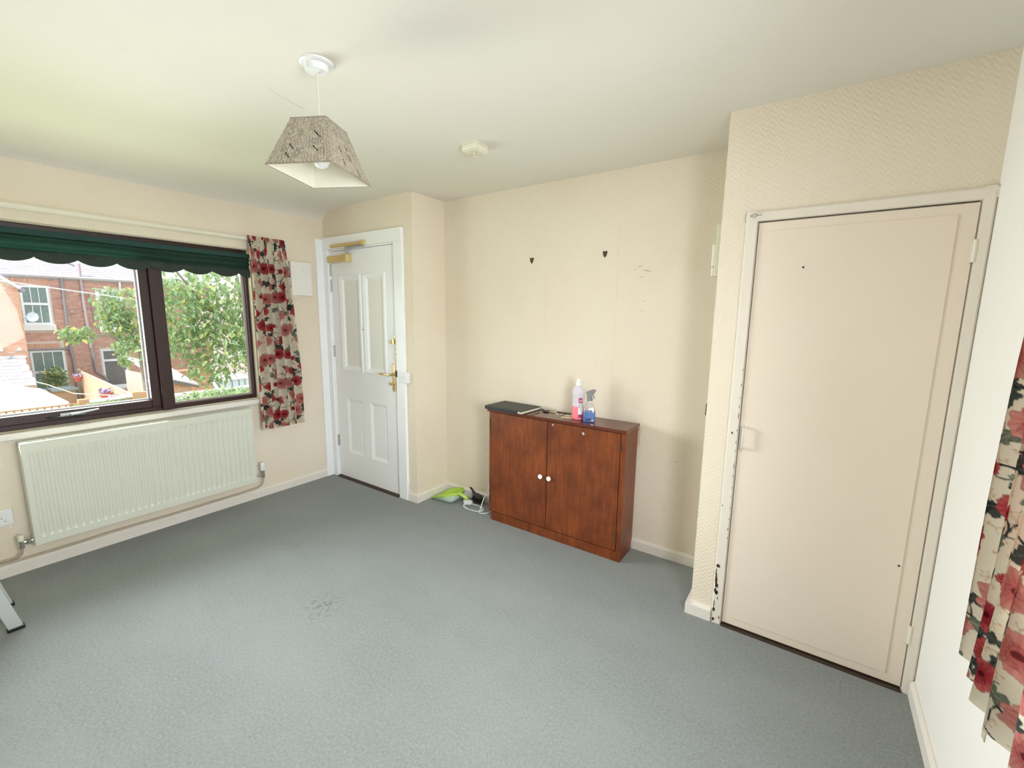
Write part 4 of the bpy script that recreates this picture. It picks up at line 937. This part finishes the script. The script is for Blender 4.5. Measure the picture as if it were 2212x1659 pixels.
_nt = M_leaf.node_tree; _b = _nt.nodes['Principled BSDF']; _src = _b.inputs['Base Color'].links[0].from_socket
_t = nd(_nt, 'ShaderNodeBsdfTranslucent', {0: _src}); _m = nd(_nt, 'ShaderNodeMixShader', {0: .45, 1: _b.outputs[0], 2: _t.outputs[0]}); _nt.links.new(_m.outputs[0], _nt.nodes['Material Output'].inputs[0])
M_bark = plain('grey_bark', (.34,.29,.24), .9, var=.3, nscale=15)
M_fence = rand_mat('orange_stained_fence', [(0,(.62,.30,.14)),(.5,(.76,.42,.22)),(1,(.68,.36,.20))], .8)
M_fence2 = rand_mat('pale_weathered_fence', [(0,(.66,.48,.33)),(.5,(.76,.58,.42)),(1,(.70,.50,.36))], .8)

# ground: garden falling away from the building
prof = [(XL-T-.02,-.55),(-5.5,-.75),(-7.6,-.95),(-8.4,-1.4),(-12,-2.4),(-18,-2.8),(-40,-3.0)]
gm = MB()
def gz(x):
    for (xa_, za), (xb_, zb2) in zip(prof, prof[1:]):
        if xb_ <= x <= xa_: t = (x-xa_)/(xb_-xa_); return za+(zb2-za)*t
    return prof[-1][1]
for (xa_, za), (xb_, zb2) in zip(prof, prof[1:]): gm.add([(xa_,-14,za),(xa_,30,za),(xb_,30,zb2),(xb_,-14,zb2)], [(0,1,2,3)])
tag(gm.build('ground', rand_mat('garden_ground', [(0,(.34,.42,.22)),(1,(.44,.48,.30))], nscale=4), recalc=False), 'sloping garden ground outside the window', 'ground', kind='structure')

def brick_face(parent, x, y0, y1, z0, z1, mat, holes=(), vis=None, top=None, limit=300, front=1):
    """stretcher bricks standing 8 mm proud of a mortar wall that faces +x"""
    L, Hh, gl, gh, pr = .215, .065, .225, .075, .010
    bm_ = MB().box(-.0, pr, -L/2, L/2, -Hh/2, Hh/2); me = bm_.mesh('brick'); me.materials.append(mat)
    rest = MB(); single = []
    j = 0; z = z0 + gh/2
    while z < z1:
        y = y0 + (0 if j % 2 else gl/2)
        while y < y1 + L/2:
            ok = not any(a-L/2 < y < b_+L/2 and c-Hh/2 < z < d+Hh/2 for a, b_, c, d in holes) and y0+L/2 <= y <= y1-L/2
            if top and z+Hh/2 > top(y+L/2): ok = False; y += gl; continue
            if not ok:      # cut bricks at edges and openings
                segs = [(max(y-L/2, y0), min(y+L/2, y1))]
                for a, b_, c, d in holes:
                    if c-Hh/2 < z < d+Hh/2: segs = [q for s0_, s1_ in segs for q in ((s0_, min(s1_, a-.005)), (max(s0_, b_+.005), s1_)) if q[1]-q[0] > .03]
                for s0_, s1_ in segs:
                    if s1_-s0_ > .03: rest.box(x, x+pr, s0_, s1_, z-Hh/2, z+Hh/2)
            if ok:
                if vis and vis[0] < y < vis[1] and vis[2] < z < vis[3] and len(single) < limit: single.append((y, z))
                else: rest.box(x, x+pr, y-L/2, y+L/2, z-Hh/2, z+Hh/2)
            y += gl
        z += gh; j += 1
    for y, z in single: inst('brick', me, (x, y, z), parent)
    if rest.v: tag(rest.build('brickwork', mat, parent, recalc=False), kind='stuff')
def soldier(parent, x, y0, y1, z0, z1, mat):
    n_ = int((y1-y0)/.078); me = MB().box(0,.014,-.033,.033,0,z1-z0).mesh('brick'); me.materials.append(mat)
    for k in range(n_): inst('brick', me, (x, y0+(k+.5)*(y1-y0)/n_, z0), parent)
def slates(parent, y0, y1, p0, p1, mat, w=.30, expo=.20, vis=None, t=.012):
    """courses of slates from eave point p0=(x,z) up to p1"""
    a, b_ = Vector((p0[0],0,p0[1])), Vector((p1[0],0,p1[1])); d = (b_-a); Ln = d.length; d.normalize(); nrm = Vector((-d.z,0,d.x)); 
    if nrm.z < 0: nrm = -nrm
    ang = math.atan2(d.z, d.x)
    lng = expo*1.25
    me = MB().add([(0,-w/2+.002,t*1.6),(0,w/2-.002,t*1.6),(lng,w/2-.002,.002),(lng,-w/2+.002,.002),(0,-w/2+.002,.0),(0,w/2-.002,.0)], [(0,1,2,3),(0,4,5,1)]).mesh('slate'); me.materials.append(mat)
    rest = MB(); j = 0
    while j*expo < Ln-.05:
        base = a + d*(j*expo); y = y0 + (w/2 if j % 2 else 0)
        while y < y1:
            if y+w/2 > y1+.01:
                M_ = Matrix.Translation((base.x, (y-w/2+y1)/2, base.z)) @ Matrix.Rotation(-ang, 4, 'Y'); hw = max(.01, (y1-y+w/2)/2-.002)
                rest.add([(0,-hw,t*1.6),(0,hw,t*1.6),(lng,hw,.002),(lng,-hw,.002)], [(0,1,2,3)], M_); y += w; continue
            M_ = Matrix.Translation((base.x, y, base.z)) @ Matrix.Rotation(-ang, 4, 'Y')
            if vis and vis[0] < y < vis[1] and j < vis[2]: 
                o = inst('slate', me, (base.x, y, base.z), parent); o.rotation_euler = (0, -ang, 0)
            else: rest.add([(0,-w/2+.004,t*1.6),(0,w/2-.004,t*1.6),(lng,w/2-.004,.002),(lng,-w/2+.004,.002)], [(0,1,2,3)], M_)
            y += w
        j += 1
    if rest.v: tag(rest.build('slating', mat, parent, recalc=False), kind='stuff')

# --- terrace house opposite
FX = -27.0
hs = thing('terrace_house', 'red brick terrace house with slate roof across the back gardens', 'house', (FX, 5, GZ))
UW = (3.53, 4.36, .86, 2.46); LW = (3.55, 4.58, -1.95, -.24); RW = (5.78, 6.68, -2.05, -.30); R2 = (5.90, 6.75, .62, 2.40); FW = (9.2, 10.1, .7, 2.3)
MB().box(FX-.3, FX, -6, 14, GZ, 2.86).build('wall', M_mortar, hs)
brick_face(hs, FX, -6, 14, GZ, 2.84, M_brick, [(UW[0]-.06,UW[1]+.06,UW[2]-.27,UW[3]+.3),(LW[0]-.04,LW[1]+.04,LW[2]-.3,LW[3]+.34),(RW[0]-.04,RW[1]+.04,RW[2]-.15,RW[3]+.06),(R2[0]-.04,R2[1]+.04,R2[2]-.15,R2[3]+.05),(FW[0],FW[1],FW[2],FW[3])], vis=(4.36,6.0,.9,2.85))
soldier(hs, FX, 3.35, 4.42, UW[3]+.04, UW[3]+.30, M_brick2); soldier(hs, FX, 3.45, 4.50, LW[3]+.06, LW[3]+.30, M_brick2)
def house_window(w, panes, glass, cols, transom, frame=M_upvc):
    a, b_, c, d = w; fw = .07
    f = MB(); x0, x1 = FX-.05, FX+.03
    f.box(x0,x1,a+fw,b_-fw,c,c+fw*1.2); f.box(x0,x1,a+fw,b_-fw,d-fw,d); f.box(x0,x1,a,a+fw,c,d); f.box(x0,x1,b_-fw,b_,c,d); f.box(x0,x1+.01,a+fw,b_-fw,transom-.05,transom+.05)
    fo_ = f.build('window', frame, hs)
    for z0_, z1_ in ((c+fw*1.2, transom-.05), (transom+.05, d-fw)):
        MB().box(FX+.002,FX+.010,a+fw,b_-fw,z0_,z1_).build('pane', glass, fo_)
        for k in range(1, cols): 
            y = a+fw+(b_-a-2*fw)*k/cols; MB().box(FX+.010,FX+.022,y-.013,y+.013,z0_,z1_).build('glazing_bar', frame, fo_)
    return fo_
house_window(UW, 2, M_dglass, 3, 1.72); house_window(LW, 2, M_dglass, 3, -1.15); house_window(RW, 2, M_dglass2, 1, -.80, plain('lilac_white_frame', (.80,.80,.90), .4)); house_window(R2, 2, M_dglass, 1, 1.55); house_window(FW, 2, M_dglass2, 2, 1.5)
for w in (UW, LW, RW, R2): MB().box(FX, FX+.10, w[0]-.06, w[1]+.08, w[2]-.24 if w is UW else w[2]-.12, w[2]).build('window_sill', M_sillw, hs)
MB().box(FX, FX+.035, 5.84, 5.93, .55, 2.45).build('white_reveal', M_sillw, hs)
MB().tube([(FX+.10,-6,2.90),(FX+.10,14,2.86)], .06, 8).build('gutter', M_gut, hs)
MB().box(FX, FX+.04, -6, 14, 2.76, 2.86).build('fascia', plain('grey_fascia', (.42,.40,.40), .6), hs)
def pipe(pts, r, m=M_pipe): return MB().tube(pts, r, 8).build('downpipe', m, hs, smooth=60)
pipe([(FX+.08,4.80,2.85),(FX+.08,4.80,2.6),(FX+.08,4.78,-.3),(FX+.08,4.82,-.6),(FX+.08,4.86,-2.9)], .05); pipe([(FX+.08,5.41,3.5),(FX+.08,5.41,2.2),(FX+.08,5.45,.2),(FX+.08,5.46,-.2)], .055, plain('pink_grey_pipe', (.50,.40,.42), .5)); pipe([(FX+.08,5.47,-.1),(FX+.08,5.52,-1.3),(FX+.12,5.75,-1.5),(FX+.12,5.85,-1.75)], .05); pipe([(FX+.06,5.62,2.3),(FX+.06,5.72,.6)], .02)
pipe([(FX+.08,6.72,2.8),(FX+.08,6.72,1.9)], .05, M_gut); pipe([(FX+.07,3.5,-.17),(FX+.07,4.80,-.19)], .035)
for z in (2.2, 1.5): MB().box(FX, FX+.10, 5.33, 5.50, z-.03, z+.03).build('pipe_bracket', M_pipe, hs)
MB().lathe([(.05,0),(.06,.05),(.03,.10)], 12, (FX+.1,5.0,1.35)).build('security_camera', M_pipe, hs, smooth=50)
MB().add([(FX+.16,-6,2.88),(FX+.16,14,2.88),(FX-4.0,14,5.4),(FX-4.0,-6,5.4)], [(0,1,2,3)]).build('roof_deck', plain('roof_felt', (.40,.40,.46), .9), hs, recalc=False)
slates(hs, -5.9, 13.9, (FX+.20, 2.89), (FX-4.0, 5.44), M_slate, vis=(2.6, 7.6, 7), t=.026)
MB().tube([(FX-.35,4.85,3.62),(FX-.35,5.1,3.55),(FX-.30,5.35,3.42)], .04, 8).build('roof_flashing', M_pipe, hs)

# --- neighbour's wing, nearer on the left
WX = -23.5
wg = thing('house_wing', 'nearer orange brick gable wing at the left of the window view', 'house', (WX, 1, GZ))
top = lambda y: 2.235 + (3.05-y)*.86 if y > 1.2 else 2.235 + (3.05-1.2)*.86 - (1.2-y)*.86
MB().prism([(-.7,GZ),(3.05,GZ),(3.05,2.235),(1.2,3.826),(-.7,2.19)], 'x', FX+.2, WX).build('wall', M_mortar, wg)
brick_face(wg, WX, -.7, 3.05, GZ, 3.8, M_brick2, [(-.2,.7,-.0,1.5)], vis=(2.1,3.05,-.3,2.6), top=top)
MB().prism([(3.16,2.11),(3.16,2.22),(1.2,3.96),(1.2,3.84)], 'x', FX+.2, WX+.10).build('bargeboard', M_upvc, wg)
MB().prism([(-.8,2.11),(-.8,2.22),(1.2,3.96),(1.2,3.84)], 'x', FX+.2, WX+.10).build('roof_slope', M_slate, wg)
MB().prism([(3.05,2.16),(3.20,2.10),(3.20,2.20),(3.12,2.26)], 'x', FX+.2, WX+.14).build('gutter', M_pipe, wg)
MB().box(WX, WX+.12, 2.28, 2.46, .02, .13).build('wall_lamp', M_plastic, wg, bevel=.02)
MB().box(WX, WX+.10, 2.80, 2.90, .02, .11).build('flood_light', M_plastic, wg, bevel=.01)
MB().tube([(WX+.06,2.82,.02),(WX+.1,2.66,-.15),(WX+.12,2.52,-.28)], .014, 6).build('bracket_arm', M_pipe, wg)
# lean-to roof
lt = thing('lean_to', 'lean-to with pale slate roof against the brick wing', 'outbuilding', (WX+.8, 1.2, GZ))
MB().prism([(WX,GZ),(WX+1.55,GZ),(WX+1.55,-1.02),(WX,-.26)], 'y', -.6, 2.93).build('wall', M_brick2, lt)
slates(lt, -.5, 2.95, (WX+1.72, -1.06), (WX+.02, -.20), M_slate, w=.36, expo=.22, vis=(1.9,3.0,9), t=.026)
MB().box(WX+.011, WX+.05, -.6, 3.0, -.24, -.16).build('lead_flashing', M_gut, lt)
# satellite dish on the wing corner
sd_ = thing('satellite_dish', 'grey satellite dish fixed to the corner of the brick wing', 'dish', (WX+.3, 3.24, 1.0))
DMx = Matrix.Translation((WX+.30, 3.27, 1.21)) @ Matrix.Rotation(R(75), 4, 'Y') @ Matrix.Rotation(R(25), 4, 'X')
MB().lathe([(.004,.0),(.06,.004),(.12,.015),(.175,.034),(.178,.040),(.12,.022),(.004,.006)], 26, (0,0,0), sy=.9, M=DMx).build('reflector', plain('dish_grey', (.42,.46,.55), .5), sd_, smooth=60)
MB().tube([(WX+.02,3.07,1.18),(WX+.18,3.10,1.18),(WX+.28,3.22,1.20)], .02, 8).build('mount_arm', M_pipe, sd_)
MB().tube([(WX+.32,3.26,1.04),(WX+.60,3.34,1.10)], .012, 6).build('feed_arm', M_pipe, sd_)

# --- white garden canopy
cn = thing('garden_canopy', 'bright white gazebo canopy in the garden below the window', 'gazebo', (-13.6, .7, gz(-13.6)))
def canopy(u, v):
    x = -15.0 + 2.75*u; y = -.65 + 2.70*v; a = max(abs(u-.5), abs(v-.5))*2
    z = -.36 + .75*(1-a)**1.25
    return (x, y, z)
M_canvas = plain('white_canvas', (.90,.90,.92), .8, var=.02)
MB().grid(canopy, 24, 24).build('canopy_top', M_canvas, cn, smooth=80)
va = MB(); 
for a, b_, c, d in ((-15.0,-12.25,-.65,-.645),(-15.0,-12.25,2.045,2.05),(-15.0,-14.995,-.65,2.05),(-12.255,-12.25,-.65,2.05)): va.box(a, b_, c, d, -.50, -.36)
va.build('valance', M_canvas, cn)
for x in (-14.95,-12.32):
    for y in (-.60, 1.98): MB().box(x, x+.05, y, y+.05, gz(x), -.36).build('post', M_upvc, cn)

# --- fences
def fence(name, label, a, b_, h0, h1, mat, pw, th=.02, rail_m=None, zb=None):
    A, B = Vector(a), Vector(b_); d = Vector((B.x-A.x, B.y-A.y, 0)); Ln = d.length; d.normalize(); n_ = int(Ln/pw); ang = math.atan2(d.y, d.x)
    root = thing(name, label, 'fence', (A.x, A.y, gz(A.x)))
    for k in range(n_):
        t = (k+.5)/n_; c = A + (B-A)*t; zt2 = a[2]+(b_[2]-a[2])*t; g = gz(c.x)
        me = fence_mesh.setdefault((round(pw,3), mat.name), None)
        if me is None: me = MB().box(-pw*.45, pw*.45, -th/2, th/2, 0, 1).mesh('plank'); me.materials.append(mat); fence_mesh[(round(pw,3), mat.name)] = me
        inst('plank', me, (c.x, c.y, g), root, rot=(0,0,ang), scale=(1,1,zt2-.04-g))
    r_ = MB().tube([A+Vector((0,0,-.02)), B+Vector((0,0,-.02))], .035, 4); r_.build('top_rail', rail_m or mat, root)
    for t in (0, 1):
        c = A+(B-A)*t; MB().box(c.x-.05, c.x+.05, c.y-.05, c.y+.05, gz(c.x), c.z+.04).build('post', mat, root)
    return root
fence_mesh = {}
fence('garden_fence', 'long pale board fence running back to the terrace house', (-25.2,4.62,-.97), (-11.0,2.89,-.27), 0, 0, M_fence2, .125)
fence('garden_fence', 'short orange board fence just behind the hedge', (-8.0,1.47,.25), (-8.0,2.03,.275), 0, 0, M_fence, .10, rail_m=M_sillw)
fence('garden_fence', 'low orange boundary fence beside the fence corner post', (-8.2,2.16,.24), (-10.8,2.80,-.27), 0, 0, M_fence, .12)
tl = thing('trellis', 'brown lattice trellis along the hedge top', 'trellis', (-8.0, .6, gz(-8)))
for k in range(26): MB().box(-8.01,-7.99,-.2+k*.065,-.185+k*.065,.05,.245).build('lattice_bar', M_fence, tl)
for k in range(3): MB().box(-8.015,-7.985,-.22,1.45,.06+k*.085,.075+k*.085).build('lattice_rail', M_fence, tl)
MB().box(-8.04,-7.96,.58,.66,gz(-8),.27).build('post', M_fence, tl)
# flower pots hung on the long fence
for i, (x, t, lb_) in enumerate(((-23.4, 0, 'nearest the terrace house'), (-15.2, 0, 'in the middle of the fence'), (-13.1, 0, 'nearest the hedge'))):
    t = (x+25.2)/14.2; y = 4.62-1.73*t+.0; z = -.97+.70*t-.38
    fp = thing('hanging_pot', 'red flower pot hung on the long pale fence, '+lb_, 'flower pot', (x, y-.12, z), group='flower pots on the long fence')
    MB().lathe([(.08,0),(.13,.16),(.14,.16),(.14,.19),(.12,.19)], 14, (x,y-.16,z)).build('pot', plain('red_pot', (.62,.16,.14), .5), fp, smooth=40)
    lfm = MB()
    for k in range(40):
        c = Vector((x+random.uniform(-.12,.12), y-.16+random.uniform(-.12,.12), z+.19+random.uniform(0,.12))); a = Vector((random.gauss(0,1),random.gauss(0,1),random.gauss(0,1))).normalized()*.05; b2 = a.orthogonal().normalized()*.03
        lfm.add([c-a, c+b2, c+a, c-b2], [(0,1,2,3)])
    tag(lfm.build('flowers', plain('purple_flowers', (.50,.42,.62), .7, var=.4, nscale=60), fp, recalc=False), kind='stuff')
# storage box with blue lid
sx_ = thing('storage_box', 'wooden garden storage box with blue grey lid', 'storage box', (-24.6, 4.2, GZ))
MB().box(-24.9,-24.2,3.62,4.30,gz(-24.6)-.2,-1.68).build('body', M_fence2, sx_); MB().box(-24.95,-24.1,3.58,4.36,-1.68,-1.58).build('lid', plain('blue_grey_lid', (.42,.56,.60), .5), sx_, bevel=.02)
# brick shed with sheet roof (right pane)
sh_ = thing('brick_shed', 'small red brick outhouse with flat sheeted roof seen through the right pane', 'shed', (-19, 5.2, GZ))
MB().prism([(5.0,GZ),(6.12,GZ),(6.12,-1.03),(5.0,-.636)], 'x', -20.6, -18.0).build('wall', M_mortar, sh_)
brick_face(sh_, -18.0, 5.0, 6.12, GZ, -.3, M_brick2, [(5.92,6.14,-2.5,-1.30)], vis=(5.2,6.2,-1.6,-.5), top=lambda y: -.25-(y-3.9)*.351)
MB().box(-18.02,-17.98,5.93,6.10,-2.4,-1.32).build('doorway', M_upvc, sh_)
for i in range(2):
    for j in range(3):
        ya, yb = 4.95+i*.68, 4.95+i*.68+.66; xa_, xb_ = -17.85-j*.98, -17.85-j*.98-.95; f_ = lambda y, j=j: -.20-(y-3.9)*.351+.16*.98*j
        MB().add([(xa_,ya,f_(ya)),(xa_,yb,f_(yb)),(xb_,yb,f_(yb)+.16*(xa_-xb_)),(xb_,ya,f_(ya)+.16*(xa_-xb_)),(xa_,ya,f_(ya)-.05),(xa_,yb,f_(yb)-.05)], [(0,1,2,3),(0,4,5,1)]).build('roof_sheet', plain('pale_roof_felt', (.66,.64,.70), .8), sh_)
MB().prism([(4.95,-.64),(6.32,-1.12),(6.32,-1.20),(4.95,-.72)], 'x', -17.87, -17.80).build('fascia', plain('dark_fascia', (.16,.14,.14), .6), sh_)
# boundary wall and white shed at the far right
bw_ = thing('boundary_wall', 'orange brick boundary wall behind the tree at the right', 'wall', (-24, 10, GZ))
MB().box(-24.2,-24,7.6,14,GZ,-1.27).build('wall', M_mortar, bw_); brick_face(bw_, -24.0, 7.6, 14, GZ, -1.28, M_brick2, vis=(9.6,11.6,-2.4,-1.28), limit=200)
MB().box(-24.25,-23.92,7.6,14,-1.27,-1.20).build('coping', M_brick2, bw_)
gs = thing('garden_store', 'pale blue garden store in front of the boundary wall', 'shed', (-19.8, 8.1, GZ))
MB().box(-20.1,-19.5,7.6,8.65,gz(-19.8)-.1,-1.24).build('body', plain('pale_blue_boards', (.66,.74,.84), .6), gs)
for y in (7.8,8.06,8.32,8.55): MB().box(-19.5,-19.47,y-.01,y+.01,gz(-19.5)+.1,-1.28).build('door_batten', M_pipe, gs)
MB().prism([(-20.2,-1.24),(-19.4,-1.24),(-19.4,-1.20),(-20.2,-1.12)], 'y', 7.52, 8.72).build('roof', M_gut, gs)
tag(MB().box(-12.1,-11.9,3.2,7.5,gz(-12),-.40).build('garden_wall', M_sillw, origin=(-12,5,gz(-12)), bevel=.02), 'white rendered garden wall behind the hedge at the right', 'wall')
# neighbour gable at the far right
gb_ = thing('gable_house', 'white gable end with purple brown verge at the right of the view', 'house', (-20.5, 10.5, GZ))
MB().prism([(9.05,GZ),(14,GZ),(14,2.0),(11.3,5.3),(9.05,1.05)], 'x', -24, -20.2).build('wall', plain('pale_render', (.56,.50,.50), .8), gb_)
brick_face(gb_, -20.2, 9.05, 12.5, GZ, .45, M_brick2, vis=(9.05,10.2,-1.6,.45), limit=120)
MB().prism([(8.68,.95),(8.90,.80),(11.6,5.6),(11.3,5.7)], 'x', -24.2, -19.9).build('verge', plain('purple_brown_tiles', (.52,.38,.42), .7), gb_)
# overhead wires
M_wire = plain('pale_wire', (.80,.80,.82), .5)
for nm_, pts_, lb_ in (('a', [(-10,-3,2.58),(-10,1.13,1.887),(-10,2.73,1.66),(-10,4.47,1.574),(-10,9,1.45)], 'upper pale overhead cable crossing the window view'), ('b', [(-10,-1,1.40),(-10,.98,.509),(-10,1.44,.30),(-10,1.74,.108),(-10,2.26,0),(-10,2.58,.0),(-10,2.75,.02)], 'lower sagging pale washing line above the garden')):
    tag(MB().tube(pts_, .010, 6).build('cable', M_wire, origin=pts_[1], smooth=True), lb_, 'cable')

# --- trees and hedge
def leaf_mesh(L, W_): return MB().add([(0,0,0),(L*.35,W_,.12*L),(L*.75,W_*.7,.06*L),(L,0,-.12*L),(L*.75,-W_*.7,.06*L),(L*.35,-W_,.12*L),(L*.5,0,0)], [(0,1,6),(1,2,6),(2,3,6),(3,4,6),(4,5,6),(5,0,6)])
def tree(name, label, trunk, branches, blobs, L, per, singles):
    root = thing(name, label, 'tree', trunk[0])
    MB().tube(trunk, [.11, .09, .07, .05][:len(trunk)], 8).build('trunk', M_bark, root, smooth=80)
    for b_ in branches: MB().tube(b_, [.045,.03,.012][:len(b_)], 6).build('branch', M_bark, root, smooth=80)
    base = leaf_mesh(L, L*.27); me = base.mesh('leaf'); me.materials.append(M_leaf); rest = MB(); all_ = []
    for (c, r3, n_) in blobs:
        for k in range(int(n_*per)):
            v = Vector((random.gauss(0,1),random.gauss(0,1),random.gauss(0,1))).normalized()*random.random()**.45
            p_ = Vector(c)+Vector((v.x*r3[0], v.y*r3[1], v.z*r3[2]))
            e = (random.uniform(-.6,.6), random.uniform(.1,1.3), random.uniform(0,6.28)); s_ = random.uniform(.6,1.25); all_.append((p_, e, s_))
    all_.sort(key=lambda q: -q[0].x)
    for i, (p_, e, s_) in enumerate(all_):
        if i < singles: inst('leaf', me, p_, root, rot=e, scale=(s_,s_,s_))
        else: rest.add(base.v, base.f, Matrix.Translation(p_) @ Euler(e).to_matrix().to_4x4() @ Matrix.Scale(s_, 4))
    tag(rest.build('foliage', M_leaf, root, recalc=False), kind='stuff')
tree('leafy_tree', 'large leafed green tree filling the right hand pane', [(-9.9,4.85,gz(-9.9)),(-9.8,4.75,-.6),(-9.8,4.6,.5),(-9.7,4.35,1.1)],
     [[(-9.7,4.35,1.1),(-9.5,3.6,1.55),(-9.3,3.05,2.25)], [(-9.8,4.55,.7),(-9.4,3.6,.85),(-9.2,2.9,.8)], [(-9.7,4.35,1.1),(-9.5,4.2,1.9),(-9.4,4.1,2.5)]],
     [((-9.6,3.0,1.75),(.6,.55,.5),300), ((-9.5,3.7,1.9),(.6,.6,.55),330), ((-9.4,3.1,1.05),(.6,.6,.42),330), ((-9.3,3.75,1.0),(.6,.55,.5),340), ((-9.2,3.45,.45),(.5,.42,.33),190), ((-9.6,4.35,1.5),(.5,.4,.7),240), ((-9.5,4.25,.65),(.4,.35,.4),110), ((-9.4,2.72,.68),(.35,.2,.26),60), ((-9.2,4.10,1.15),(.3,.30,.75),190), ((-9.2,3.0,1.4),(.3,.4,.6),160), ((-9.3,3.6,1.45),(.35,.5,.5),200)], .122, 1.15, 300)
tree('garden_tree', 'smaller green tree standing in front of the terrace house', [(-12.6,3.46,gz(-12.6)),(-12.6,3.44,-.6),(-12.5,3.36,.6),(-12.5,3.2,1.4)],
     [[(-12.5,3.36,.6),(-12.3,2.8,.95),(-12.1,2.10,1.0)], [(-12.5,3.3,.9),(-12.4,2.8,1.5),(-12.4,2.75,1.9)]],
     [((-12.5,3.0,1.62),(.4,.40,.42),300), ((-12.5,3.25,1.15),(.4,.32,.4),220), ((-12.3,3.02,.72),(.3,.24,.24),110), ((-12.4,2.9,1.25),(.3,.3,.3),150), ((-12.1,2.27,1.02),(.25,.30,.19),130), ((-12.2,2.98,.45),(.2,.10,.16),40)], .118, 1.15, 220)
hg = thing('hedge', 'clipped green hedge running below the window view', 'hedge', (-7.0, 1.5, gz(-7)))
MB().box(-7.4,-6.7,-2,6,gz(-7)-.2,.20).build('hedge_core', plain('dark_hedge', (.14,.26,.10), .9, var=.4, nscale=30), hg)
hb = leaf_mesh(.06, .018); hl = MB()
for k in range(7000):
    y = random.uniform(-.5,4.6)
    if random.random() < .6: p_ = (random.uniform(-7.45,-6.62), y, .20+random.uniform(-.02,.10)+.04*math.sin(y*5))
    else: p_ = (-6.66+random.uniform(-.05,.05), y, random.uniform(-.4,.28))
    hl.add(hb.v, hb.f, Matrix.Translation(p_) @ Euler((random.uniform(-.8,.8), random.uniform(-1,1), random.uniform(0,6.28))).to_matrix().to_4x4() @ Matrix.Scale(random.uniform(.6,1.3), 4))
tag(hl.build('hedge_leaves', M_leaf, hg, recalc=False), kind='stuff')
# shrub below the lower house window
shb = thing('shrub', 'light green shrub below the lower window of the terrace house', 'shrub', (-25.9, 4.05, GZ))
MB().tube([(-25.9,4.05,GZ),(-25.9,4.05,-1.6)], .04, 6).build('stem', M_bark, shb)
hl = MB(); hb = leaf_mesh(.14,.05)
for k in range(420):
    v = Vector((random.gauss(0,1),random.gauss(0,1),random.gauss(0,1))).normalized()*random.random()**.4
    hl.add(hb.v, hb.f, Matrix.Translation((-25.9+v.x*.35, 4.02+v.y*.42, -1.35+v.z*.55)) @ Euler((random.uniform(-.8,.8), random.uniform(-1,1), random.uniform(0,6.28))).to_matrix().to_4x4() @ Matrix.Scale(random.uniform(.6,1.3), 4))
tag(hl.build('foliage', M_leaf, shb, recalc=False), kind='stuff')
